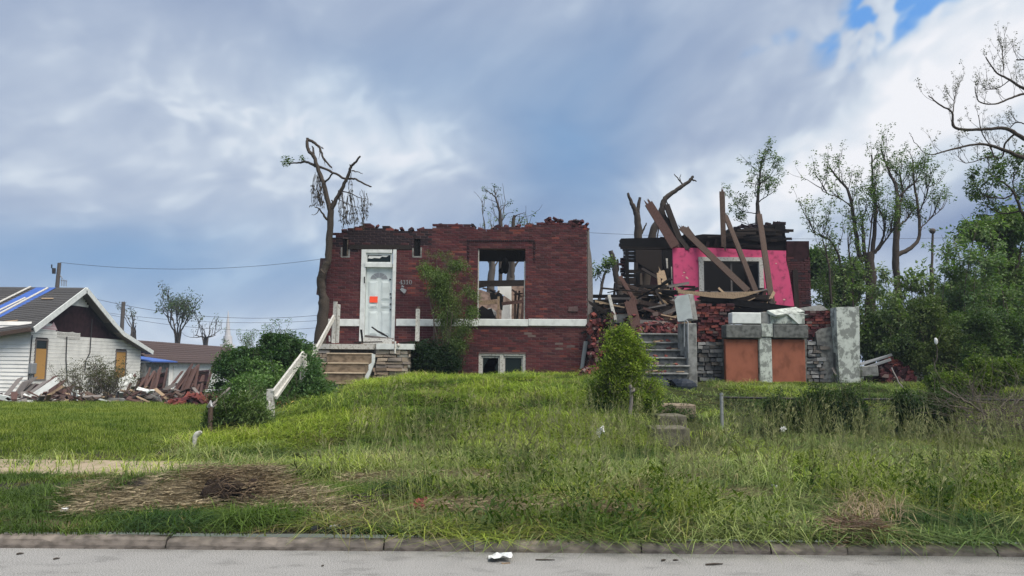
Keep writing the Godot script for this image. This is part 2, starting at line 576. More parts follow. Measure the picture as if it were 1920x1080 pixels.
func make_leaves() -> void:
	L.lawn = tuft(15, .13, .11, .009, .6)
	L.lawn2 = tuft(16, .10, .12, .006, .8)
	L.mid = tuft(16, .24, .15, .010, 1.5)
	L.tall = tuft(15, .40, .16, .011, 1.35)
	L.tall2 = tuft(14, .36, .18, .010, 1.9)
	L.dry = tuft(11, .24, .13, .0045, 1.4)
	var mb := MB.new()
	for i in 44:   # cut straw lying flat
		var a := rf(0, TAU)
		var p := Vector3(rf(-.16, .16), rf(0, .09), rf(-.12, .12))
		var dir := Vector3(cos(a), rf(-.12, .22), sin(a) * .7).normalized()
		var k := rf(.6, 1.2)
		mb.col = Color(k, k, k)
		var q := p + dir * rf(.05, .2)
		mb.tri(p, q, p + Vector3(0, .006, .005)); mb.tri(p, p + Vector3(0, .006, .005), q)
	L.straw = mb.mesh()
	mb = MB.new()   # a grass stalk with a loose seed head
	for s in 3:
		var b := Vector3(rf(-.08, .08), 0, rf(-.08, .08))
		var lean := Vector3(rf(-.22, .22), 0, rf(-.12, .12))
		var top := b + lean + Vector3.UP * rf(.6, .85)
		var mid := (b + top) * .5 - lean * .2
		mb.col = Color(.8, .9, .7)
		mb.tube([b, mid, top], [.0022, .0018, .001], 3, false)
		mb.col = Color(1.15, 1.05, 1.1)
		for k in 9:
			var p := mid.lerp(top, rf(.55, 1.0))
			var q := p + (top - mid).normalized() * rf(.03, .08) + rv(.035)
			mb.tri(p, q, q + Vector3(.006, -.012, 0)); mb.tri(p, q + Vector3(.006, -.012, 0), q)
	L.stalk = mb.mesh()
	L.leafy = sprig(14, .20, .105, .06)
	L.small = sprig(16, .15, .06, .034)
	L.fine = sprig(24, .17, .06, .026)
	L.big = sprig(11, .24, .17, .085, .4)
	L.bud = sprig(8, .09, .11, .055)
	L.dead = sprig(5, .05, .11, .03, 2.5)
	L.weed = sprig(12, .12, .085, .03)
	L.flower = sprig(4, .02, .022, .022)

# ------------------------------------------------------------------ ground, road, kerb, pavement
var patches := []   # x, distance, half width, half depth, kind

func patch_list() -> void:
	for q in [[30, 914, .95, .42, "mud"], [205, 903, .5, .22, "mud"], [255, 915, .4, .2, "mud"], [352, 850, .55, .42, "mud"], [270, 942, 1.0, .42, "straw"], [470, 925, .75, .4, "straw"],
			[845, 905, 1.1, .5, "straw"], [720, 945, .6, .35, "dirt"], [690, 955, .5, .25, "dirt"], [960, 960, .9, .35, "straw"], [1075, 962, .9, .3, "straw"], [600, 960, .7, .3, "straw"],
			[620, 998, .8, .12, "mud"], [1300, 905, .4, .2, "straw"], [90, 985, .5, .2, "dirt"], [1560, 1000, .5, .2, "straw"], [1400, 940, .7, .3, "straw"], [435, 940, .4, .3, "mud"], [380, 925, .5, .3, "straw"], [560, 1000, 2.2, .08, "mud"], [1000, 1003, 3.5, .09, "mud"], [800, 985, .6, .22, "dirt"], [1150, 930, .5, .25, "straw"]]:
		var g := ground(q[0], q[1])
		patches.append([g.x, -g.z, q[2], q[3], q[4]])

func bare(x: float, d: float) -> Array:   # [how bare, colour]
	var w := 0.0
	var col := Color(0, 0, 0)
	for q in patches:
		var e: float = pow((x - q[0]) / q[2], 2) + pow((d - q[1]) / q[3], 2)
		if e > 2.5: continue
		var k := clampf(1.35 - e + N1.get_noise_2d(x * 60.0 + 40.0, d * 60.0) * 1.2, 0, 1)
		if k > w:
			w = k
			col = Color(.034, .029, .024) if q[4] == "mud" else Color(.45, .37, .245) if q[4] == "straw" else Color(.14, .095, .065)
	if x < -3.4 and d > 11.2 and d < 12.0:
		var k := clampf(.8 - absf(d - 11.55) / .3 + N1.get_noise_2d(x * 40.0, d * 60.0), 0, 1)
		if k > w: w = k; col = Color(.07, .05, .038)
	return [w, col]

func setting() -> void:
	patch_list()
	var xs := [-700.0, -400.0, -250.0, -150.0, -100.0, -70.0, -50.0, -40.0, -33.0, -28.0]
	var x := -24.0
	while x <= 24.0: xs.append(x); x += .25
	for q in [28.0, 33.0, 40.0, 50.0, 70.0, 100.0, 150.0, 250.0, 400.0, 700.0]: xs.append(q)
	var ds := []
	var d := 7.05
	while d < 10.0: ds.append(d); d += .09
	while d < 21.0: ds.append(d); d += .16
	while d < 42.0: ds.append(d); d += .8
	for q in [50.0, 65.0, 90.0, 130.0, 200.0, 320.0, 500.0, 900.0]: ds.append(q)
	var mb := MB.new()
	var rows := []
	for dd in ds:
		var line := []
		for xx in xs:
			var b := bare(xx, dd)
			var k := .75 + .5 * N2.get_noise_2d(xx * 12.0, dd * 12.0)
			line.append([Vector3(xx, gh(xx, dd), -dd), Color(.05 * k, .062 * k, .018 * k).lerp(b[1], b[0])])
		rows.append(line)
	for i in ds.size() - 1:
		for j in xs.size() - 1:
			var a = rows[i][j]
			var b = rows[i][j + 1]
			var c = rows[i + 1][j + 1]
			var e = rows[i + 1][j]
			mb.v.append_array([e[0], c[0], b[0], e[0], b[0], a[0]])
			var n1: Vector3 = (b[0] - e[0]).cross(c[0] - e[0]).normalized()
			mb.n.append_array([n1, n1, n1, n1, n1, n1])
			mb.c.append_array([e[1], c[1], b[1], e[1], b[1], a[1]])
	single("ground", "grassy ground rising from the verge to the house yards", "ground", mb, M.soil, "", "structure")
	mb = MB.new()
	mb.quad(Vector3(-700, 0, -6.96), Vector3(700, 0, -6.96), Vector3(700, 0, 7), Vector3(-700, 0, 7))
	single("road", "pale grey worn asphalt street with faint stains and cracks", "road", mb, M.road, "", "structure")
	mb = MB.new()
	mb.col = Color(.05, .07, .02)
	mb.quad(Vector3(-700, .1, 7), Vector3(700, .1, 7), Vector3(700, .1, 700), Vector3(-700, .1, 700))
	single("far_verge", "grass on the near side of the street", "ground", mb, M.soil, "", "structure")
	# kerb of separate stones
	var kb := thing("kerb", "weathered brownish concrete kerb along the grass verge", "kerb", Vector3(0, 0, -7.1), "", "structure")
	var joints := [-30.0, -24.0, -18.0, -12.0, -9.2, -6.4]
	for px in [318.0, 722.0, 890.0, 1200.0, 1440.0, 1582.0, 1860.0]: joints.append(at(px, 1020, 7.0).x)
	for q in [6.6, 9.4, 12.0, 18.0, 24.0, 30.0]: joints.append(q)
	for i in joints.size() - 1:
		mb = MB.new()
		var x0: float = joints[i] + .006
		var x1: float = joints[i + 1] - .006
		var dz := rf(-.012, .012)
		var dy := rf(-.008, .008)
		var t := rf(.9, 1.08)
		mb.col = Color(t, t * rf(.97, 1.02), t * rf(.95, 1.03))
		# profile with a rounded nose and chips along its edge
		var n := maxi(2, int((x1 - x0) / .09))
		var last := []
		for k in n + 1:
			var xx := lerpf(x0, x1, float(k) / n)
			var chip := maxf(0.0, N1.get_noise_2d(xx * 140.0, 3.0) - .12) * .09
			var wob := N2.get_noise_2d(xx * 60.0, 9.0) * .008
			var ring := [Vector3(xx, -.1, -6.92 + dz), Vector3(xx, .03, -6.925 + dz + wob), Vector3(xx, .07 + dy - chip, -6.94 + dz + chip * .4 + wob), Vector3(xx, .088 + dy - chip * .6, -6.965 + dz - chip), Vector3(xx, .092 + dy, -7.05 + dz), Vector3(xx, -.1, -7.05 + dz)]
			if last:
				for s in ring.size() - 1:
					mb.quad(last[s + 1], ring[s + 1], ring[s], last[s])
			else: mb.quad(ring[1], ring[2], ring[3], ring[4]); 
			last = ring
		mb.quad(last[4], last[3], last[2], last[1])
		part(kb, "kerb_stone", mb, M.kerb)
	# pavement slabs, mostly lost under the grass
	var pv := thing("pavement", "old tan concrete pavement slabs half covered by soil and grass", "pavement", Vector3(-8, .2, -10.7), "", "structure")
	x = -22.0
	while x < -3.0:
		mb = MB.new()
		var w := 1.5
		mb.bbox(Vector3(x + w * .5, .17 + rf(-.006, .008), -10.68 + rf(-.02, .02)), Vector3(w - .015, .1, 1.35), Basis.from_euler(Vector3(rf(-.006, .006), 0, rf(-.008, .008))), .012)
		part(pv, "paving_slab", mb, M.paving)
		x += w

# ------------------------------------------------------------------ brickwork
func brick_mats() -> Array:
	if not M.has("brick_0"):
		var k := 0
		for c in [lin(.096, .029, .033), lin(.08, .025, .030), lin(.118, .034, .036), lin(.09, .032, .036), lin(.075, .026, .029), lin(.12, .045, .044), lin(.06, .025, .028), lin(.026, .018, .022), lin(.19, .055, .045), lin(.165, .12, .11)]:
			var m: StandardMaterial3D = M.brick.duplicate()
			m.albedo_color = c.linear_to_srgb()
			M["brick_%d" % k] = m
			k += 1
	var o := []
	for i in 10: o.append(M["brick_%d" % i])
	return o

# bricks of one wall: those nearest the eye are parts, the rest one part of kind stuff. items: [Transform3D, colour index]
func lay_bricks(parent: Node3D, items: Array, most: int) -> void:
	var mats := brick_mats()
	var meshes := []
	for i in 4:
		var mb := MB.new()
		mb.box(Vector3.ZERO, Vector3.ONE, Basis(), .02, R)
		meshes.append(mb.mesh())
	items.sort_custom(func(a, b): return a[0].origin.distance_squared_to(EYE) < b[0].origin.distance_squared_to(EYE))
	var xf := []
	var co := []
	for i in items.size():
		if i < most:
			var o := MeshInstance3D.new()
			o.name = numbered(parent, "brick")
			o.mesh = meshes[i % 4]
			o.material_override = mats[items[i][1]]
			o.transform = items[i][0]
			if not parent is MeshInstance3D: o.position -= parent.position
			parent.add_child(o, true)
		else:
			xf.append(items[i][0])
			var k := rf(.85, 1.15)
			co.append((mats[items[i][1]].albedo_color as Color).srgb_to_linear() * Color(k, k, k))
	if xf: many(parent, "brickwork", meshes[0], M.brick, xf, co)

func brick_tone() -> int: return [0, 0, 1, 1, 2, 3, 3, 4, 4, 5, 0, 1, 6][R.randi() % 13]

# ------------------------------------------------------------------ the brick house
func rect(a: float, b: float, c: float, e: float, d: float) -> Rect2:
	var p := at(a, e, d)
	var q := at(c, b, d)
	var mid := at((a + c) * .5, (b + e) * .5, d)
	var pl := at(a, (b + e) * .5, d)
	var pr := at(c, (b + e) * .5, d)
	var yt := at((a + c) * .5, b, d).y
	var yb := at((a + c) * .5, e, d).y
	return Rect2(pl.x, yb, pr.x - pl.x, yt - yb)

func boxr(mb: MB, r: Rect2, z_front: float, th: float) -> void:
	mb.span(Vector3(r.position.x, r.position.y, z_front - th), Vector3(r.end.x, r.end.y, z_front))

func prof_px(a: Array, d: float) -> Array:   # photo outline as x, y pairs of the place
	var o := []
	for p in ats(a, d): o.append(p.x); o.append(p.y)
	return o

func brick_house() -> void:
	var D := 21.0
	var Z := -D
	var g := 1.15
	var h := thing("brick_house", "roofless dark red brick house with a white front door", "house", Vector3(-1.5, 1.4, Z))
	var x0 := at(611, 560, D).x
	var x1 := at(1101, 560, D).x
	var top := prof_px([600, 455, 613, 455, 614, 442, 628, 441, 629, 433, 655, 432, 656, 427, 672, 426, 676, 420, 690, 419, 704, 420, 706, 424, 738, 424, 741, 431, 768, 430, 790, 427, 812, 425, 815, 420, 886, 419, 889, 425, 900, 428, 924, 428, 928, 425, 945, 424, 990, 421, 1015, 417, 1040, 416, 1080, 417, 1099, 424, 1110, 427], D)
	var holes := [rect(676, 468, 741, 650, D), rect(895, 466, 985, 601, D), rect(897, 663, 986, 720, D), rect(642, 447, 653, 480, D), rect(776, 447, 788, 480, D)]
	var band := rect(605, 598, 1100, 612, D)
	holes.append(Rect2(x0 - .1, band.position.y, x1 - x0 + .2, band.size.y))
	# backing wall in columns round the openings
	var mb := MB.new()
	var cuts := [x0 + .005, x1 - .005]
	for r in holes.slice(0, 5): cuts.append(r.position.x); cuts.append(r.end.x)
	var xx := x0 + .105
	while xx < x1: cuts.append(xx); xx += .1065
	cuts.sort()
	for i in cuts.size() - 1:
		var a: float = cuts[i]
		var b: float = cuts[i + 1]
		if b - a < .004: continue
		var m := (a + b) * .5
		var ytop := prof(top, m) - .08
		var y := g
		var stops := []
		for r in holes.slice(0, 5):
			if m > r.position.x and m < r.end.x: stops.append([r.position.y, r.end.y])
		stops.sort_custom(func(p, q): return p[0] < q[0])
		for s in stops:
			if s[0] > y: mb.span(Vector3(a, y, Z - .26), Vector3(b, s[0], Z - .008))
			y = s[1]
		if ytop > y + .02: mb.span(Vector3(a, y, Z - .26), Vector3(b, ytop, Z - .008))
	part(h, "wall", mb, M.mortar)
	# the bricks
	var items := []
	var course := .0677
	var row := 0
	var y := g
	while y < 6.0:
		var off := .1065 if row % 2 else 0.0
		var x := x0 - .1065 + off
		while x < x1:
			var a := maxf(x, x0)
			var b := minf(x + .203, x1)
			x += .213
			if b - a < .03: continue
			var yc := y + course * .5
			if yc > prof(top, (a + b) * .5) - course * .3: continue
			var spans := [[a, b]]
			for r in holes:
				if yc + course * .32 < r.position.y or yc - course * .32 > r.end.y: continue
				var nx := []
				for s in spans:
					if s[1] <= r.position.x or s[0] >= r.end.x: nx.append(s); continue
					if s[0] < r.position.x - .03: nx.append([s[0], r.position.x + .003])
					if s[1] > r.end.x + .03: nx.append([r.end.x - .003, s[1]])
				spans = nx
			for s in spans:
				var tone := brick_tone()
				var pat := N2.get_noise_2d((s[0] + s[1]) * 18.0, yc * 40.0)
				if pat > .18 and R.randf() < .5: tone = [4, 6, 1][R.randi() % 3]
				elif pat < -.2 and R.randf() < .4: tone = [2, 5, 8][R.randi() % 3]
				var m2 := Vector2((s[0] + s[1]) * .5, yc)
				# soot on the upper left, over door and joist pockets
				var so := at(715, 448, D)
				var e := pow((m2.x - so.x) / 1.5, 2) + pow((m2.y - so.y - .04) / .44, 2) + N1.get_noise_2d(m2.x * 90.0, m2.y * 120.0) * 1.1
				if e < .8: tone = 7 if R.randf() < .85 else 6
				elif e < 1.1: tone = 6
				var f := at(1050, 640, D)
				var ff := pow((m2.x - f.x) / .9, 2) + pow((m2.y - f.y) / .45, 2) + N1.get_noise_2d(m2.x * 70.0, m2.y * 160.0) * 2.2
				if m2.y < band.position.y and ff < .5 and R.randf() < .55: tone = 5 if R.randf() < .75 else 9
				if m2.y < band.position.y - .25 and m2.x > at(880, 650, D).x and R.randf() < .25: tone = 2
				if prof(top, m2.x) - m2.y < .14 and R.randf() < .3: tone = 8 if R.randf() < .4 else 6
				items.append([Transform3D(Basis.from_scale(Vector3(s[1] - s[0], .0575, .09)), Vector3(m2.x, yc, Z - .045 + rf(-.004, .004))), tone])
		y += course
		row += 1
	# loosened bricks lying on the broken top
	for i in 70:
		var px := rf(1018, 1102) if i < 42 else rf(925, 950) if i < 48 else rf(630, 1015)
		var x := at(px, 420, D).x
		var lift := rf(-.04, .13) * (1.0 if i < 42 else .45)
		items.append([Transform3D(Basis.from_euler(Vector3(rf(-.7, .7), rf(-1.5, 1.5), rf(-.6, .6))) * Basis.from_scale(Vector3(rf(.09, .19), rf(.05, .08), .09)), Vector3(x, prof(top, x) + lift - .03, Z - rf(.03, .2))), [6, 7, 4, 4, 9, 6, 6, 3][R.randi() % 8]])
	lay_bricks(h, items, 300)
	# thin raised header course framing the big window
	for i in 34:
		var px := 877.0 + i * 3.75
		mb = MB.new()
		mb.box(at(px, 451 + (i % 2) * .6, D) + Vector3(0, 0, .006), Vector3(.042, .05, .03), Basis(), .003, R)
		part(h, "header_brick", mb, M.brick_7)
	for s in [878.0, 1002.0]:
		for i in 8:
			mb = MB.new()
			mb.box(at(s, 456 + i * 4.8, D) + Vector3(0, 0, .006), Vector3(.05, .042, .03), Basis(), .003, R)
			part(h, "header_brick", mb, M.brick_7 if i % 2 == 0 else M.brick_6)
	# white stone band, in lengths
	for s in [[605, 674], [743, 838], [839, 896], [896.5, 990], [990.5, 1100]]:
		var r := rect(s[0], 598.5, s[1], 611.5, D)
		mb = MB.new()
		mb.bbox(Vector3(r.get_center().x, r.get_center().y, Z - .03), Vector3(r.size.x, r.size.y, .16), Basis(), .008)
		part(h, "stone_band", mb, M.white_paint)
	# corner strip on the broken end of the side wall
	mb = MB.new()
	var cs := xy([1101.5, 429, 1105, 428, 1106, 462, 1109, 480, 1111, 505, 1112, 560, 1110, 610, 1106, 650, 1100, 652, 1102, 560], D + .03)
	mb.slab(Vector3(0, 0, Z - .035), Vector3.RIGHT, Vector3.UP, cs, .2)
	part(h, "corner_strip", mb, M.grey_wood)
	mb = MB.new()
	mb.beam(at(1098, 640, D - .06), at(1091, 692, D - .06), .1, .07, .01, R)
	part(h, "downspout", mb, M.metal)
	# timber over the door, joist ends in their pockets
	mb = MB.new()
	boxr(mb, rect(652, 459, 770, 467.5, D), Z + .02, .2)
	part(h, "lintel_board", mb, M.char_brown)
	for q in [[642, 653], [776, 788]]:
		mb = MB.new()
		boxr(mb, rect(q[0] - .5, 443, q[1] + .5, 481, D), Z - .05, .2)
		part(h, "joist_end", mb, M.char)
		for s in [[q[0] - 3.2, q[0] - .2], [q[1] + .2, q[1] + 3.0]]:
			mb = MB.new()
			boxr(mb, rect(s[0], 462 + rf(0, 4), s[1], 482, D), Z + .004, .02)
			part(h, "mortar_patch", mb, M.stucco)
		mb = MB.new()
		boxr(mb, rect(q[0] - 2, 480.2, q[1] + 3, 483, D), Z + .005, .02)
		part(h, "mortar_patch", mb, M.stucco)
	mb = MB.new()
	boxr(mb, rect(650.5, 449, 652.5, 480, D), Z - .02, .03)
	part(h, "pipe", mb, M.tan_concrete)
	# ---- door
	var fr := MB.new()
	boxr(fr, rect(676, 468, 684.5, 640, D), Z + .03, .17)
	boxr(fr, rect(735.5, 468, 741.5, 640, D), Z + .03, .17)
	boxr(fr, rect(684.5, 468, 735.5, 474, D), Z + .025, .16)
	boxr(fr, rect(684.5, 494, 735.5, 501, D), Z + .05, .16)
	var door := part(h, "door_frame", fr, M.white_paint)
	mb = MB.new()
	boxr(mb, rect(684.5, 474, 735.5, 478, D), Z - .02, .05)
	boxr(mb, rect(684.5, 478, 688.5, 491, D), Z - .02, .05)
	boxr(mb, rect(732, 478, 735.5, 491, D), Z - .02, .05)
	boxr(mb, rect(684.5, 491, 735.5, 494, D), Z - .02, .05)
	var tr := part(h, "transom", mb, M.white_paint)
	mb = MB.new()
	boxr(mb, rect(688.5, 478, 732, 491, D), Z - .045, .008)
	part(tr, "pane", mb, M.glass_dark)
	mb = MB.new()
	mb.slab(Vector3(0, 0, Z - .036), Vector3.RIGHT, Vector3.UP, xy([690, 484, 692, 479.5, 714, 480, 718, 478.5, 729, 479, 724, 482, 716, 481, 712, 484.5, 703, 483.5, 697, 485], D + .04), .006)
	part(tr, "torn_paper", mb, M.plaster)
	var dr := MB.new()
	boxr(dr, rect(684.5, 501, 735.5, 641, D), Z - .07, .045)
	var dl := part(h, "door", dr, M.door_paint)
	for q in [[690, 527, 707, 562], [714, 527, 731, 562], [690, 569, 707, 577], [714, 569, 731, 577], [690, 584, 707, 628], [714, 584, 731, 628]]:
		mb = MB.new()
		var r := rect(q[0], q[1], q[2], q[3], D)
		mb.bbox(Vector3(r.get_center().x, r.get_center().y, Z - .068), Vector3(r.size.x, r.size.y, .022), Basis(), .010)
		mb.bbox(Vector3(r.get_center().x, r.get_center().y, Z - .060), Vector3(r.size.x - .06, r.size.y - .06, .022), Basis(), .010)
		part(dl, "door_panel", mb, M.door_paint)
	# half-round light above the panels: glass segments between bars
	for k in 4:
		var a0 := PI - k * PI / 4 - .04
		var a1 := PI - (k + 1) * PI / 4 + .04
		var cc := at(710, 523, D)
		var poly := PackedVector2Array()
		for s in 5:
			var t := lerpf(a0, a1, s / 4.0)
			poly.append(Vector2(cc.x + cos(t) * .235, cc.y + sin(t) * .175))
		for s in 5:
			var t := lerpf(a1, a0, s / 4.0)
			poly.append(Vector2(cc.x + cos(t) * .075, cc.y + sin(t) * .05))
		mb = MB.new()
		mb.slab(Vector3(0, 0, Z - .062), Vector3.RIGHT, Vector3.UP, poly, .01)
		part(dl, "fan_pane", mb, M.metal)
	for q in [[731.5, 524], [732, 551], [733, 558.5], [732, 570], [732, 580.5]]:
		mb = MB.new()
		mb.tube([at(q[0], q[1], D + .07), at(q[0], q[1], D + .03)], [.022, .017], 8)
		part(dl, "lock", mb, M.black_metal)
	mb = MB.new()
	mb.beam(at(683.5, 519, D - .02), at(683.5, 531, D - .02), .03, .03)
	part(door, "hinge", mb, M.black_metal)
	# ---- number and letter box
	var tm := TextMesh.new()
	tm.text = "4310"
	var sf := SystemFont.new()
	sf.font_names = PackedStringArray(["Droid Serif"])
	tm.font = sf
	tm.font_size = 16
	tm.pixel_size = .0098
	tm.depth = .012
	var nm := MeshInstance3D.new()
	nm.mesh = tm
	nm.material_override = M.metal
	nm.name = "house_number"
	h.add_child(nm, true)
	nm.position = at(760.5, 529.5, D) + Vector3(0, 0, .012) - h.position
	mb = MB.new()
	mb.slab(Vector3(0, 0, Z + .06), Vector3.RIGHT, Vector3.UP, xy([750, 543, 753, 539, 762, 543.5, 760, 549, 757.5, 550.5], D - .06), .06)
	mb.slab(Vector3(0, 0, Z + .05), Vector3.RIGHT, Vector3.UP, xy([752, 537, 754, 534.5, 758, 537.5, 756, 539], D - .05), .04)
	part(h, "letter_box", mb, M.metal, "crushed pale metal letter box")
	# ---- basement window
	mb = MB.new()
	for q in [[897, 663, 986, 667], [897, 667, 902, 716], [981, 667, 986, 716], [937, 667, 944, 716]]: boxr(mb, rect(q[0], q[1], q[2], q[3], D), Z - .03, .12)
	var bw := part(h, "basement_window", mb, M.flaking_paint)
	for q in [[902, 667, 937, 716], [944, 667, 981, 716]]:
		mb = MB.new()
		if q[0] > 920:
			boxr(mb, rect(q[0], q[1], q[2], q[3], D), Z - .1, .01)
			part(bw, "pane", mb, M.glass_dark)
		else:   # broken: only shards are left in the sash
			mb.slab(Vector3(0, 0, Z - .09), Vector3.RIGHT, Vector3.UP, xy([q[0] + 3, 671, q[0] + 14, 671, q[0] + 7, 684, q[0] + 3, 694], D + .09), .008)
			mb.slab(Vector3(0, 0, Z - .09), Vector3.RIGHT, Vector3.UP, xy([q[2] - 3, 676, q[2] - 3, 700, q[2] - 9, 690], D + .09), .008)
			part(bw, "broken_pane", mb, M.glass_dark)
		mb = MB.new()
		boxr(mb, rect(q[0], 668, q[0] + 3, 716, D), Z - .07, .03)
		boxr(mb, rect(q[2] - 3, 668, q[2], 716, D), Z - .07, .03)
		boxr(mb, rect(q[0] + 3, 668, q[2] - 3, 671, D), Z - .07, .03)
		part(bw, "sash", mb, M.flaking_paint)
	mb = MB.new()
	mb.span(Vector3(x0 + .3, g, -24.0), Vector3(x1 - .3, 1.88, -23.8))
	part(h, "cellar_wall", mb, M.char)
	# ---- reveal of the big window and the soffit behind its head
	mb = MB.new()
	boxr(mb, rect(895.6, 467, 897.4, 600, D), Z - .05, .14)
	part(h, "window_jamb", mb, M.flaking_paint)
	mb = MB.new()
	boxr(mb, rect(982.6, 489, 984.5, 600, D), Z - .05, .14)
	part(h, "window_jamb", mb, M.flaking_paint)
	mb = MB.new()
	boxr(mb, rect(860, 466, 1030, 490, D + .5), Z - .5, .06)
	part(h, "burnt_header", mb, M.char)
	mb = MB.new()
	mb.lump(at(947, 497, D + .5), Vector3(.11, .24, .08), N1, 90, .5)
	mb.lump(at(940, 508, D + .5), Vector3(.07, .09, .07), N1, 90, .4)
	part(h, "hanging_char", mb, M.char)
	# ---- side and back walls, ragged
	for s in [[x0 + .001, .26, 0], [x1 - .261, .26, 1]]:
		mb = MB.new()
		var poly := PackedVector2Array([Vector2(.27, g), Vector2(8.6, g)])
		var bt := 4.0 if s[2] == 0 else 3.6
		for k in 18:
			var t := 8.6 - k * .49
			poly.append(Vector2(t, bt - .35 * (k / 18.0) + N1.get_noise_2d(k * 40.0, s[2] * 50.0 + 9.0) * .7))
			poly.append(Vector2(t - .3, bt - .35 * (k / 18.0) + N1.get_noise_2d(k * 40.0, s[2] * 50.0 + 9.0) * .7))
		poly.append(Vector2(.27, 4.6))
		mb.slab(Vector3(s[0], 0, Z), Vector3(0, 0, -1), Vector3.UP, poly, s[1])
		part(h, "side_wall", mb, M.old_mortar)
	mb = MB.new()
	mb.slab(Vector3(0, 0, -29.6), Vector3.RIGHT, Vector3.UP, xy([640, 700, 1080, 700, 1075, 565, 1040, 560, 1010, 548, 985, 552, 984, 536, 958, 548, 935, 560, 915, 548, 890, 540, 860, 545, 760, 550, 660, 540], 29.6), .26)
	part(h, "back_wall", mb, M.tan_plaster)
	mb = MB.new()
	mb.span(Vector3(x0 + .3, 1.9, -29.5), Vector3(x1 - .3, 2.1, -21.3))
	part(h, "floor", mb, M.char_brown)
	# ---- what is left inside, seen through the window
	var bits := [
		["ceiling_joist", [893, 532, 1000, 530], 24.6, .19, .12, "char_brown"], ["ceiling_joist", [880, 541, 925, 531], 25.4, .12, .1, "char"],
		["rail", [941, 570, 990, 564], 24.0, .1, .06, "red_wood"], ["rail", [900, 568, 931, 566], 23.6, .12, .05, "pale_wood"],
		["stud", [935, 556, 934, 604], 23.5, .075, .05, "pale_wood"], ["stud", [957.5, 566, 956.5, 606], 24.4, .06, .04, "plaster"], ["stud", [928, 552, 936, 545], 23.6, .05, .05, "old_wood"],
		["stud", [967, 545, 965, 606], 24.9, .07, .05, "old_wood"], ["stud", [974, 545, 969, 606], 24.7, .06, .05, "char_brown"], ["stud", [983, 540, 978, 606], 24.5, .08, .05, "red_wood"],
		["lath", [960, 543, 978, 557], 24.8, .06, .02, "old_wood"], ["lath", [963, 553, 980, 550], 24.8, .04, .02, "red_wood"], ["lath", [918, 545, 938, 553], 24.0, .05, .03, "char"], ["lath", [905, 540, 930, 546], 24.9, .05, .03, "old_wood"]]
	for b in bits:
		mb = MB.new()
		mb.beam(at(b[1][0], b[1][1], b[2]), at(b[1][2], b[1][3], b[2]), b[3], b[4], .008, R)
		part(h, b[0], mb, M[b[5]])
	mb = MB.new()
	mb.slab(Vector3(0, 0, -25.2), Vector3.RIGHT, Vector3.UP, xy([933, 537, 959, 535, 959, 606, 940, 606, 941, 570, 959, 568, 958, 563, 933, 546], 25.2), .05)
	part(h, "plaster_panel", mb, M.plaster)
	mb = MB.new()
	mb.slab(Vector3(0, 0, -25.5), Vector3.RIGHT, Vector3.UP, xy([959.5, 533, 1000, 531, 1000, 606, 959.5, 606], 25.5), .05)
	part(h, "plaster_panel", mb, M.tan_plaster)
	mb = MB.new()
	mb.slab(Vector3(0, 0, -24.2), Vector3.RIGHT, Vector3.UP, xy([918, 549, 936, 548, 944, 556, 942, 582, 938, 580, 936, 560, 920, 562], 24.2), .06)
	mb.slab(Vector3(0, 0, -24.0), Vector3.RIGHT, Vector3.UP, xy([895, 606, 896, 580, 904, 573, 915, 580, 922, 578, 926, 590, 932, 598, 934, 606], 24.0), .3)
	part(h, "burnt_rubble", mb, M.char)
	mb = MB.new()
	mb.lump(at(920, 590, 25.4), Vector3(.2, .25, .15), N1, 60, .5)
	part(h, "rubble_lump", mb, M.concrete)
	# notice on the door: lies on the door, so a thing of its own
	mb = MB.new()
	boxr(mb, rect(692.5, 555.5, 707.5, 567, D), Z - .041, .003)
	single("notice", "bright orange paper notice on the white front door", "notice", mb, M.orange_paper)

# ------------------------------------------------------------------ stoop with its steps, and the handrail
func stone(mb: MB, a: float, b: float, c: float, e: float, d: float, tone: Color) -> void:
	var r := rect(a, b, c, e, d)
	mb.col = tone
	mb.box(Vector3(r.get_center().x, r.get_center().y, -d - .12), Vector3(r.size.x, r.size.y, .26 + rf(-.03, .03)), Basis(), minf(.012, r.size.y * .16), R)

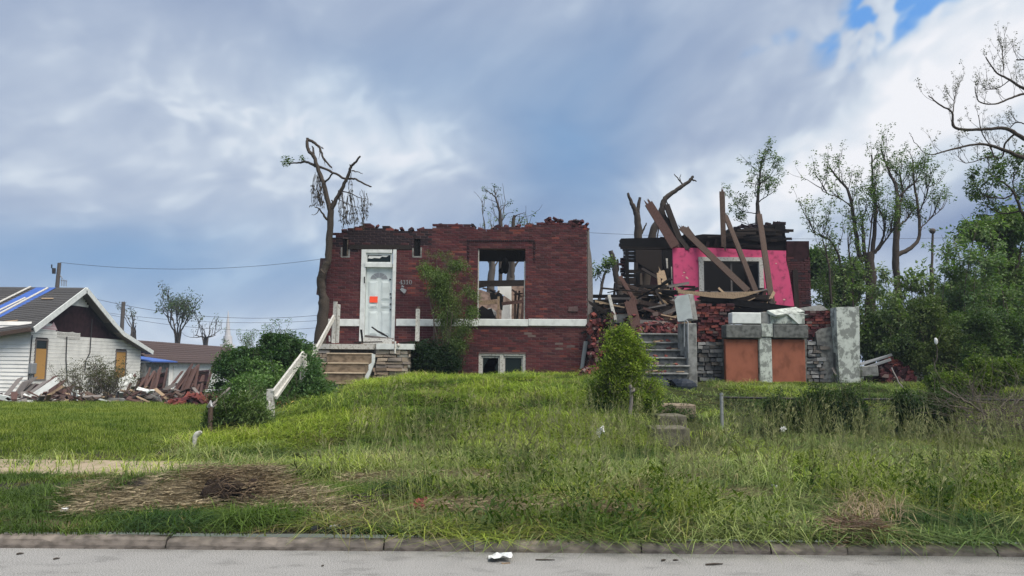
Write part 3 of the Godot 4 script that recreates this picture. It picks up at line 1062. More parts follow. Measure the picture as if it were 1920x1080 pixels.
func stoop() -> void:
	var s := thing("stoop", "concrete front steps and porch with ledger stone sides below the white door", "steps", Vector3(-4, 1.3, -19.2))
	var mb := MB.new()
	var D := 19.7
	# porch slab with its white painted edge in two lengths
	var r := rect(583, 645, 702, 654.5, D)
	mb.slab(Vector3(0, r.end.y, 0), Vector3.RIGHT, Vector3(0, 0, -1), PackedVector2Array([Vector2(r.position.x, D), Vector2(r.end.x - .02, D), Vector2(r.end.x - .08, 20.95), Vector2(r.position.x, 20.95)]), r.size.y)
	part(s, "porch_slab", mb, M.flaking_paint)
	mb = MB.new()
	r = rect(705.5, 644.5, 777, 655, D - .03)
	mb.slab(Vector3(0, r.end.y, 0), Vector3.RIGHT, Vector3(0, 0, -1), PackedVector2Array([Vector2(r.position.x, D - .03), Vector2(r.end.x, D), Vector2(r.end.x, 20.95), Vector2(r.position.x - .07, 20.95)]), r.size.y)
	part(s, "porch_slab", mb, M.white_paint)
	mb = MB.new()
	mb.span(Vector3(at(606, 680, D).x, .9, -20.95), Vector3(at(768, 680, D).x, 2.02, -19.95))
	part(s, "core", mb, M.dark_concrete)
	# ledger stone courses right and left of the steps
	var tones := [lin(.36, .29, .23), lin(.31, .265, .23), lin(.38, .31, .24), lin(.33, .31, .28), lin(.35, .265, .20), lin(.42, .36, .30)]
	for side in [[706.0, 768.0, 657.0, 9], [700.0, 705.0, 690.0, 4], [583.0, 616.0, 656.5, 9]]:
		var y: float = side[2]
		for k in side[3]:
			var hh := rf(5.6, 8.2)
			var x: float = side[0] + rf(-2, 2)
			while x < side[1]:
				var w := rf(14, 34)
				if x + w > side[1] - 7: w = side[1] - x + rf(-3, 3)
				mb = MB.new()
				stone(mb, x, y, x + w - 1.0, y + hh - 1.1, D + .05 + rf(-.03, .03), tones[R.randi() % 6] * Color(1, 1, 1) * rf(.8, 1.1))
				part(s, "ledger_stone", mb, M.stone)
				x += w
			y += hh
	# steps
	var st := [[613, 695, 662, 679, 19.55], [603, 686, 680, 697, 19.25], [593, 680, 698.5, 717, 18.95], [586, 676, 718, 738, 18.65], [606, 660, 739, 752, 18.3]]
	for i in st.size():
		var q = st[i]
		mb = MB.new()
		var rr := rect(q[0], q[2], q[1], q[3], q[4])
		mb.span(Vector3(rr.position.x, rr.position.y - .15, -19.98), Vector3(rr.end.x, rr.end.y - .035, -q[4]))
		var step := part(s, "step", mb, M.tan_concrete if i < 3 else M.dark_concrete)
		mb = MB.new()
		mb.bbox(Vector3(rr.get_center().x, rr.end.y - .0165, -q[4] - .14), Vector3(rr.size.x + .03, .037, .33), Basis(), .01)
		part(step, "tread", mb, M.tan_edge if i < 3 else M.tan_concrete)
	mb = MB.new()
	mb.slab(Vector3(0, 0, -18.9), Vector3.RIGHT, Vector3.UP, xy([697, 663, 703, 665, 702, 680, 690, 712, 684, 725, 683, 712, 685, 704, 691, 694, 691, 684, 697, 680], 18.9), .07)
	part(s, "stringer", mb, M.white_paint)
	# remains of the porch posts
	for q in [["post", [625.5, 643, 629.5, 566], .085, "flaking_paint"], ["post", [632, 643, 635.5, 571], .07, "flaking_paint"], ["post", [623, 640, 624.5, 600], .06, "grey_wood"], ["post", [782.5, 640, 783.5, 580], .105, "flaking_paint"], ["post", [783.8, 581, 785, 575], .07, "old_wood"], ["post", [619, 640, 618, 630], .04, "flaking_paint"]]:
		mb = MB.new()
		mb.beam(at(q[1][0], q[1][1], 20.0), at(q[1][2], q[1][3], 20.0), q[2], q[2] * .8, .012, R)
		part(s, q[0], mb, M[q[3]])
	# bits lying on the porch
	for q in [["loose_board", [681, 638, 735, 641], 20.4, .16, .05, "flaking_paint", "white flaking board lying across the foot of the front door"], ["loose_board", [684, 630, 738, 636], 20.7, .05, .05, "grey_wood", "grey strip of wood above the white board at the door foot"], ["loose_board", [748, 643, 800, 639], 20.3, .04, .12, "char_brown", "dark board on the porch by the lone white post"], ["loose_board", [664, 642, 716, 641], 20.0, .03, .08, "char_brown", "thin dark plank flat on the porch under the front door"], ["splinter", [677, 618, 680, 642], 20.5, .06, .05, "char", "black charred splinter upright beside the white door jamb"]]:
		mb = MB.new()
		mb.beam(at(q[1][0], q[1][1], q[2]), at(q[1][2], q[1][3], q[2]), q[3], q[4], .012, R)
		single(q[0], q[6], "board", mb, M[q[5]])
	mb = MB.new()
	mb.tube([at(697, 613, 20.5), at(708, 621, 20.45), at(716, 625, 20.5), at(728, 632, 20.6)], [.02, .025, .03, .015], 5)
	single("black_stick", "black burnt stick leaning across the bottom of the white door", "stick", mb, M.black_metal)
	mb = MB.new()
	mb.tube([at(741, 640, 19.55), at(740.5, 663, 19.5)], [.03, .025], 5)
	mb.lump(at(747, 648, 19.6), Vector3(.05, .06, .04), N1, 90, .4)
	part(s, "bracket", mb, M.flaking_paint)
	# ---- wooden handrail down to the street
	var hr := thing("wooden_handrail", "peeling white wooden handrail descending beside the front steps", "handrail", ground(507, 806))
	for q in [[[508, 830, 508, 729], 14.4, .115], [[568.5, 724, 569.5, 663], 16.7, .12]]:
		mb = MB.new()
		mb.beam(at(q[0][0], q[0][1], q[1]), at(q[0][2], q[0][3], q[1]), q[2], q[2], .008, R)
		part(hr, "post", mb, M.flaking_paint)
	for q in [[[512, 739], 14.35, [569, 664], 16.62, .13], [[517, 746], 14.35, [571, 668], 16.75, .05], [[575, 690], 16.7, [626, 594], 19.9, .11]]:
		mb = MB.new()
		mb.beam(at(q[0][0], q[0][1], q[1]), at(q[2][0], q[2][1], q[3]), q[4], .045, .008, R, Vector3(1, 0, .2))
		part(hr, "rail", mb, M.flaking_paint)

# ------------------------------------------------------------------ the burned house on the right
func plank_px(mb: MB, a: Array, d0: float, d1: float, w: float, t: float, j := .008) -> void:
	var p := at(a[0], a[1], d0)
	var q := at(a[2], a[3], d1)
	mb.beam(p, q, w, t, j, R)
	if w < .09: return
	var dir := (q - p).normalized()
	var side := dir.cross(Vector3(0, 0, 1)).normalized()
	for e in [[p, -dir], [q, dir]]:   # splintered ends
		for i in 4:
			var s: Vector3 = e[0] + side * w * rf(-.42, .42) - e[1] * .03
			var l := rf(.03, .2) * minf(1.0, w / .14)
			var tip: Vector3 = s + e[1] * l + side * rf(-.02, .02)
			var hw := side * w * rf(.06, .16)
			var dz := Vector3(0, 0, t * .4)
			mb.quad(s - hw + dz, tip + dz * .5, tip + dz * .5, s + hw + dz)
			mb.tri(s - hw + dz, tip, s + hw + dz); mb.tri(s + hw - dz, tip, s - hw - dz); mb.tri(s + hw + dz, tip, s + hw - dz); mb.tri(s - hw - dz, tip, s - hw + dz)

func poly_px(mb: MB, a: Array, d: float, th: float) -> void:
	mb.slab(Vector3(0, 0, -d), Vector3.RIGHT, Vector3.UP, xy(a, d), th)

func rubble_bricks(items: Array, px: Array, d: float, n: int, lay := false) -> void:
	# bricks of a broken wall seen in the photo between px[0]..px[2], px[1]..px[3]
	for i in n:
		var p := at(rf(px[0], px[2]), rf(px[1], px[3]), d)
		var e := Vector3(rf(-.15, .15), rf(-.3, .3), rf(-.12, .12)) if lay else Vector3(rf(-1.2, 1.2), rf(-PI, PI), rf(-1.2, 1.2))
		var t: int = [0, 2, 5, 8, 8, 2, 4, 9, 6][R.randi() % 9]
		items.append([Transform3D(Basis.from_euler(e) * Basis.from_scale(Vector3(rf(.1, .2), rf(.05, .07), .09)), p + Vector3(0, 0, rf(-.1, .1))), t])

func burned_house() -> void:
	var h := thing("burned_house", "burned and collapsed house with a bright pink inner wall", "house", Vector3(5.5, 1.2, -22))
	var mb := MB.new()
	# --- pink wall with a window opening
	var D := 22.8
	var zp := Vector3(0, 0, -D)
	var out := [1262, 465, 1480, 468, 1484, 500, 1489, 545, 1492, 580, 1262, 580]
	mb.slab(zp, Vector3.RIGHT, Vector3.UP, xy([1262, 464.5, 1290, 465, 1330, 464.5, 1385, 467, 1416, 469, 1474, 470, 1474, 488.5, 1430, 489, 1312, 488.5, 1262, 488], D), .12)
	mb.slab(zp, Vector3.RIGHT, Vector3.UP, xy([1262, 488, 1312, 488.5, 1317, 548, 1317, 590, 1265, 580], D), .12)
	mb.slab(zp, Vector3.RIGHT, Vector3.UP, xy([1430, 489, 1474, 488.5, 1479, 510, 1485, 545, 1490, 579, 1440, 577, 1434, 548], D), .12)
	var pw := part(h, "pink_wall", mb, M.pink_paint, "bright pink painted plaster wall")
	mb = MB.new()
	for q in [[1310, 482, 1433, 489.5], [1311, 489.5, 1320, 546], [1424, 489.5, 1432, 540]]: boxr(mb, rect(q[0], q[1], q[2], q[3], D - .06), -D + .05, .1)
	part(pw, "window_frame", mb, M.flaking_paint)
	mb = MB.new()
	for q in [[1320, 489.5, 1424, 492]]: boxr(mb, rect(q[0], q[1], q[2], q[3], D), -D - .03, .06)
	boxr(mb, rect(1320, 546, 1424, 550, D), -D - .03, .06)
	boxr(mb, rect(1371, 492, 1374, 546, D), -D - .05, .04)
	part(pw, "sash", mb, M.grey_wood)
	mb = MB.new()   # room behind the window
	mb.span(at(1290, 600, 26.5), at(1470, 470, 26.5) + Vector3(0, 0, -.2))
	for q in [at(1296, 540, 23.0).x, at(1462, 540, 23.0).x]: mb.span(Vector3(q, 1.5, -26.4), Vector3(q + .08, 5.1, -22.95))
	part(h, "burnt_room", mb, M.char)
	mb = MB.new()
	for q in [[1283, 511, 2], [1280, 517, 1.6], [1287, 520, 2.5], [1289, 522, 3], [1470, 562, 2.4], [1455, 494, 2]]:
		mb = MB.new()
		mb.lump(at(q[0], q[1], D - .004), Vector3(.014 * q[2], .008 * q[2], .005), N1, 160, 1.1, 5, 10)
		part(pw, "plaster_chip", mb, M.tan_cloth)
	# --- charred wall and roof remains over it
	mb = MB.new()
	poly_px(mb, [1163, 449, 1165, 447, 1262, 445, 1262, 463, 1166, 462], 23.6, .25)
	part(h, "charred_fascia", mb, M.char)
	mb = MB.new()
	plank_px(mb, [1164, 465, 1262, 465.5], 23.5, 23.5, .07, .1)
	part(h, "fascia_board", mb, M.char_brown)
	mb = MB.new()
	poly_px(mb, [1262, 463.5, 1262, 446, 1300, 444, 1305, 441, 1318, 439, 1362, 440, 1364, 430, 1380, 428.5, 1392, 430, 1425, 427, 1440, 425, 1441, 422, 1452, 421, 1470, 418, 1473, 426, 1472, 440, 1475, 448, 1474, 470, 1416, 469, 1385, 467, 1330, 464.5], 23.1, .35)
	part(h, "charred_wall", mb, M.char)
	for i in 44:   # burned lath and studs still hanging on it
		mb = MB.new()
		var px := rf(1264, 1470)
		var py := rf(440, 464) if px < 1365 else rf(428, 464)
		var fl := R.randf() < .7
		mb.beam(at(px - (rf(8, 30) if fl else 1.5), py + rf(-1.5, 1.5) + (0.0 if fl else 9.0), 23.05), at(px + (rf(8, 30) if fl else 1.5), py + rf(-2, 2) - (0.0 if fl else rf(4, 12)), 23.02), rf(.04, .09), rf(.02, .05), .01, R)
		part(h, "charred_lath", mb, M.char if R.randf() < .6 else M.char_brown)
	var items := []
	for i in 26:
		var t := i / 26.0
		items.append([Transform3D(Basis.from_euler(rv(.5)) * Basis.from_scale(Vector3(.16, .065, .1)), at(1380 + t * 92, 428 - t * 8 + rf(-4, 2), 23.2)), 7])
	# --- charred room on the left: back wall of boards, posts, window hole
	for i in 16:
		var y := 468.0 + i * 6.9
		var xa := 1169.0 + N1.get_noise_2d(i * 50.0, 7.0) * 6.0
		var segs := [[xa, 1254.0]]
		if i in [4, 5]: segs = [[xa, 1176.0], [1196.0, 1254.0]]
		if i >= 7 and i <= 11: segs = [[xa, 1193.0]]
		if i in [12]: segs = [[xa, 1200.0], [1223.0, 1254.0]]
		for q in segs:
			mb = MB.new()
			mb.beam(at(q[0], y + rf(-.8, .8), 25.6), at(q[1], y + rf(-1.2, 1.2), 25.6), .115, .03, .006, R)
			part(h, "charred_board", mb, M.char_brown if i > 4 and i % 3 != 1 else M.char)
	mb = MB.new()
	poly_px(mb, [1192, 462, 1254, 462, 1254, 505, 1232, 515, 1208, 500, 1192, 490], 25.5, .03)
	part(h, "sooty_plaster", mb, M.char_brown)
	mb = MB.new()
	poly_px(mb, [1195, 512, 1254, 508, 1254, 546, 1200, 548], 27.5, .1)
	part(h, "inner_wall", mb, M.maroon)
	for q in [[1196, 512, 1196, 575, .12], [1247, 462, 1250, 575, .2], [1257, 462, 1262, 580, .22], [1175, 465, 1177, 575, .1]]:
		mb = MB.new()
		plank_px(mb, q.slice(0, 4), 24.8, 24.8, q[4], .15)
		part(h, "charred_post", mb, M.char)
	mb = MB.new()
	plank_px(mb, [1250, 485, 1251, 503], 24.6, 24.6, .05, .03)
	plank_px(mb, [1259, 500, 1261, 560], 24.6, 24.6, .03, .02)
	part(h, "white_trim", mb, M.flaking_paint)
	rubble_bricks(items, [1165, 455, 1172, 570], 25.0, 46, true)
	for i in items.size(): if i >= 26: items[i][1] = 7 if R.randf() < .7 else 6
	# --- right side wall of dark brick
	mb = MB.new()
	poly_px(mb, [1473, 585, 1475, 452, 1517, 452, 1519, 585], 23.0, .3)
	part(h, "side_wall", mb, M.maroon)
	var y := 0.9
	var row := 0
	var xa := at(1475, 520, 23).x
	var xb := at(1518, 520, 23).x
	while y < 5.3:
		var x := xa - (.1 if row % 2 else 0.0)
		while x < xb:
			var a := maxf(x, xa)
			var b := minf(x + .2, xb)
			x += .21
			if b - a < .05: continue
			var topy := 5.02 + N1.get_noise_2d(a * 90.0, 2.0) * .3
			if y > topy: continue
			items.append([Transform3D(Basis.from_scale(Vector3(b - a, .056, .09)), Vector3((a + b) * .5, y, -22.97 + rf(-.006, .006))), 4 if R.randf() < .4 else 6 if R.randf() < .8 else 7])
		y += .0677
		row += 1
	mb = MB.new()
	plank_px(mb, [1490, 507, 1493, 580], 22.9, 22.9, .15, .1)
	part(h, "charred_post", mb, M.char_brown)
	# --- front porch: concrete steps with their posts
	var st := [[1196, 1283, 625, 641, 19.75], [1202, 1282, 641, 654, 19.55], [1206, 1291, 655, 668, 19.25], [1209, 1292, 669.5, 683, 18.95], [1212, 1293, 684.5, 697, 18.65], [1212, 1290, 699, 712, 18.35]]
	for i in st.size():
		var q = st[i]
		mb = MB.new()
		var rr := rect(q[0], q[2], q[1], q[3], q[4])
		mb.span(Vector3(rr.position.x, rr.position.y - .12, -20.1), Vector3(rr.end.x, rr.end.y - .045, -q[4] - .03))
		var s := part(h, "step", mb, M.dark_concrete)
		mb = MB.new()
		mb.bbox(Vector3(rr.get_center().x, rr.end.y - .022, -q[4] - .15), Vector3(rr.size.x + .02, .045, .36), Basis(), .012)
		part(s, "tread", mb, M.concrete)
		for k in 5:   # bits of brick, mortar and wood fallen on the treads
			var tp := Vector3(rf(rr.position.x + .05, rr.end.x - .05), rr.end.y + .025, -q[4] - rf(.02, .26))
			if k < 3: items.append([Transform3D(Basis.from_euler(rv(.4) + Vector3(0, rf(-1.5, 1.5), 0)) * Basis.from_scale(Vector3(rf(.05, .17), rf(.03, .06), rf(.05, .09))), tp), [0, 2, 8, 9, 6][R.randi() % 5]])
			else:
				mb = MB.new()
				mb.box(tp, Vector3(rf(.15, .45), .025, rf(.03, .08)), Basis.from_euler(Vector3(rf(-.1, .1), rf(-1, 1), rf(-.2, .2))), .01, R)
				part(h, "splinter", mb, [M.char_brown, M.old_wood, M.pale_wood, M.char][R.randi() % 4])
	for q in [[1276, 606, 1289, 700, 19.2, .16], [1289.5, 606, 1307, 706, 18.8, .2]]:
		mb = MB.new()
		var r := rect(q[0], q[1], q[2], q[3], q[4])
		mb.bbox(Vector3(r.get_center().x, r.get_center().y - .2, -q[4] - q[5]), Vector3(r.size.x, r.size.y + .4, q[5] * 2), Basis(), .015)
		part(h, "cheek_post", mb, M.concrete)
	mb = MB.new()   # tipped white-faced block on the post
	var bc := at(1287, 577, 19.0)
	var bb := Basis.from_euler(Vector3(.06, -.5, .13))
	mb.bbox(bc + Vector3(.03, 0, -.2), Vector3(.40, .66, .42), bb, .02)
	var cbk := part(h, "cap_block", mb, M.concrete, "tilted concrete block with one white painted face")
	mb = MB.new()
	mb.slab(bc + Vector3(.03, 0, -.2) + bb.z * .218, bb.x, bb.y, PackedVector2Array([Vector2(-.19, -.3), Vector2(-.05, -.315), Vector2(.08, -.27), Vector2(.185, -.29), Vector2(.19, .1), Vector2(.17, .31), Vector2(-.1, .315), Vector2(-.19, .24)]), .006)
	part(cbk, "painted_face", mb, M.white_paint)
	mb = MB.new()
	var hp := [at(1283, 650, 18.7), at(1283, 612, 18.7), at(1284, 603, 18.7), at(1287, 601, 18.68), at(1290, 604, 18.66), at(1290, 640, 18.6), at(1291, 662, 18.6)]
	mb.tube(hp, [.016, .016, .016, .016, .016, .016, .016], 6)
	part(h, "pipe_handle", mb, M.metal)
	# --- brick pier on a rubble stone foot
	mb = MB.new()
	poly_px(mb, [1308, 575, 1362, 575, 1362, 720, 1308, 720], 20.3, .5)
	part(h, "pier_core", mb, M.old_mortar)
	y = 572.0
	while y < 640.0:
		var x := 1308.0 + rf(-6, 0)
		while x < 1362:
			var w := rf(8, 16)
			if R.randf() < .9:
				var p := at(x + w * .5, y, 20.2)
				items.append([Transform3D(Basis.from_euler(rv(.16)) * Basis.from_scale(Vector3(w / 72.0 - .012, .062, .12)), p + Vector3(0, 0, rf(-.05, .05))), [8, 2, 5, 8, 9, 0, 6, 2][R.randi() % 8]])
			x += w
		y += 5.1
	var stones := [lin(.17, .17, .17), lin(.23, .23, .23), lin(.13, .13, .135), lin(.34, .34, .34), lin(.2, .18, .16)]
	for zone in [[1309, 641, 1357, 720, 20.1], [1512, 640, 1540, 722, 20.2]]:
		var yy: float = zone[1]
		while yy < zone[3]:
			var hh := rf(5.5, 9)
			var x: float = zone[0] + rf(-4, 4)
			while x < zone[2]:
				var w := rf(9, 20)
				mb = MB.new()
				stone(mb, x, yy, x + w - 1.2, yy + hh - 1.3, zone[4] + rf(-.06, .06), stones[R.randi() % 5])
				part(h, "rubble_stone", mb, M.stone)
				x += w
			yy += hh
		mb = MB.new()
		poly_px(mb, [zone[0] - 3, zone[1], zone[2] + 3, zone[1], zone[2] + 3, zone[3], zone[0] - 3, zone[3]], zone[4] + .12, .3)
		part(h, "stone_core", mb, M.char)
	# --- concrete porch front
	D = 19.5
	for q in [[1361.5, 636, 1423.5, 730, "rust_panel", "infill_panel", .16, .05], [1448, 636, 1512, 730, "rust_panel", "infill_panel", .16, .05], [1424, 633, 1447.5, 730, "peeling", "pilaster", .25, -.02], [1360, 609, 1426, 634, "dark_concrete", "lintel", .45, -.06], [1448.5, 609, 1514, 634, "dark_concrete", "lintel", .45, -.06], [1426.5, 607, 1448, 632, "peeling", "capital", .4, -.05],
			[1372, 586, 1427, 607, "white_paint", "coping_block", .35, -.02], [1427.5, 585, 1444, 607, "concrete", "coping_block", .35, .0], [1444.5, 587, 1508, 608, "peeling", "coping_block", .36, -.03]]:
		mb = MB.new()
		var r := rect(q[0], q[1], q[2], q[3], D)
		mb.bbox(Vector3(r.get_center().x, r.get_center().y, -D - q[7] - q[6] * .5), Vector3(r.size.x, r.size.y, q[6]), Basis(), .016)
		part(h, q[5], mb, M[q[4]])
	mb = MB.new()
	poly_px(mb, [1361, 634, 1513, 634, 1513, 735, 1361, 735], D + .26, .9)
	part(h, "porch_core", mb, M.dark_concrete)
	mb = MB.new()
	mb.beam(at(1446, 588, D - .1), at(1500, 582, D + .3), .3, .07, .02, R, Vector3(0, 1, .5))
	part(h, "broken_slab", mb, M.peeling)
	mb = MB.new()
	poly_px(mb, [1484, 588, 1500, 607, 1497, 607, 1478, 590], D - .08, .05)
	part(h, "broken_slab", mb, M.white_paint)
	mb = MB.new()
	mb.beam(at(1494, 588, 20.3), at(1545, 578, 20.6), .3, .09, .02, R, Vector3(0, .7, .7))
	part(h, "broken_slab", mb, M.dark_concrete)
	# --- brick and stucco wall with the tall pillar at its end
	y = 585.0
	while y < 632.0:
		var x := 1509.0 + rf(-3, 3)
		while x < (1560.0 if y < 616 else 1530.0):
			var w := rf(8, 15)
			var p := at(x + w * .5, y, 20.35)
			items.append([Transform3D(Basis.from_euler(rv(.1)) * Basis.from_scale(Vector3(w / 71.0 - .01, .06, .12)), p + Vector3(0, 0, rf(-.04, .04))), [8, 2, 5, 0, 9, 0, 6, 2][R.randi() % 8]])
			x += w
		y += 5.0
	mb = MB.new()
	poly_px(mb, [1509, 588, 1561, 588, 1561, 620, 1509, 640], 20.5, .4)
	part(h, "brick_core", mb, M.old_mortar)
	mb = MB.new()
	poly_px(mb, [1530, 624, 1540, 616, 1556, 613, 1573, 610, 1573, 735, 1542, 735, 1538, 700, 1545, 680, 1533, 650], 20.2, .3)
	part(h, "stucco_wall", mb, M.stucco)
	mb = MB.new()
	poly_px(mb, [1565, 586, 1572, 580, 1573, 735, 1568, 735], 20.05, .4)
	part(h, "stucco_edge", mb, M.dark_concrete)
	mb = MB.new()
	var pl := [at(1568, 576, 19.9), at(1611, 574, 19.9), at(1614, 740, 19.9), at(1575, 740, 19.9)]
	mb.slab(Vector3(0, 0, -19.9), Vector3.RIGHT, Vector3.UP, xy([1568, 576, 1590, 575, 1605, 576, 1611, 574, 1612, 640, 1614, 740, 1576, 740, 1571, 660], 19.9), .4)
	part(h, "tall_pillar", mb, M.peeling, "tall concrete pillar with patchy peeling white paint")
	mb = MB.new()
	mb.span(Vector3(at(1200, 650, 21).x, .9, -26), Vector3(at(1512, 650, 21).x, 1.95, -20.6))
	part(h, "floor_core", mb, M.char)
	# side wall at the back so that the room is closed
	mb = MB.new()
	var sx := at(1476, 540, 23.3).x
	mb.span(Vector3(sx, .9, -28.0), Vector3(sx + .25, 4.6, -23.32))
	part(h, "side_wall", mb, M.maroon)
	lay_bricks(h, items, 300)

	# --- timbers thrown over it: each a thing of its own
	var g := "timbers sticking out of the burned house"
	for q in [[[1353.5, 360, 1357, 463], 22.6, 22.6, .155, "old_wood", "tall upright brown plank rising straight above the pink wall"],
			[[1360, 404, 1417, 548], 22.7, 21.9, .15, "old_wood", "brown plank crossing the window of the pink wall, leaning left"],
			[[1423.5, 402, 1449, 575], 22.5, 21.5, .17, "old_wood", "steep plank over the right edge of the pink wall window"],
			[[1277, 427, 1402, 546], 23.1, 21.7, .17, "old_wood", "long brown plank lying diagonally across the window of the pink wall"],
			[[1288, 427, 1312, 460], 23.4, 23.0, .11, "old_wood", "short pale end of a plank beside the long diagonal one"],
			[[1216, 381, 1266, 462], 22.9, 22.7, .26, "red_wood", "wide splintered dark red board tilting left against the sky"],
			[[1250, 384, 1279, 462], 23.1, 22.9, .18, "char_brown", "dark plank leaning beside the bent dead branch"],
			[[1240, 391, 1262, 455], 23.4, 23.2, .12, "char_brown", "narrow black plank between the red board and the branch"],
			[[1243, 405, 1290, 468], 23.2, 22.8, .14, "char_brown", "charred plank crossing low behind the tilted planks"],
			[[1240, 508, 1256, 560], 22.6, 22.2, .17, "pale_wood", "short pale tan plank standing in front of the burnt room"],
			[[1204, 504, 1240, 525], 22.5, 21.9, .08, "char_brown", "thin dark lath slanting inside the burnt room"],
			[[1200, 541, 1248, 558], 23.4, 23.0, .11, "old_wood", "brown batten slanting down in the opening of the burnt room"],
			[[1182, 558, 1250, 564], 22.4, 22.2, .12, "old_wood", "level brown beam along the foot of the burnt room"],
			[[1277, 550, 1300, 545], 21.6, 21.4, .06, "pale_wood", "pale splintered stick under the pink wall"]]:
		mb = MB.new()
		plank_px(mb, q[0], q[1], q[2], q[3], .05, .014)
		single("plank", q[5], "plank", mb, M[q[4]], g)
	mb = MB.new()
	poly_px(mb, [1264, 536, 1280, 544, 1300, 546, 1330, 548, 1380, 548, 1430, 545, 1398, 556, 1375, 560, 1335, 558, 1300, 553, 1272, 550], 20.9, .05)
	single("panel", "torn cream coloured sheet of panelling lying under the pink wall window", "panel", mb, M.pale_wood)
	for q in [[[1388, 553, 1438, 543], 21.4, .06, "grey_wood", "grey strip along the top of the cream sheet"], [[1315, 560, 1455, 577], 21.2, .16, "char", "long charred beam under the cream sheet"], [[1368, 566, 1490, 582], 21.0, .2, "char", "thick charred beam just above the concrete coping"], [[1385, 560, 1440, 556], 21.3, .09, "char_brown", "short brown beam between the charred beams"], [[1330, 580, 1430, 583], 20.8, .12, "char", "black beam behind the white coping block"], [[1440, 560, 1452, 575], 21.5, .12, "char_brown", "stub of plank beside the steep plank's foot"]]:
		mb = MB.new()
		plank_px(mb, q[0], q[1], q[1] - .3, q[2], .1, .02)
		single("beam", q[4], "beam", mb, M[q[3]], "beams lying on the burned house")

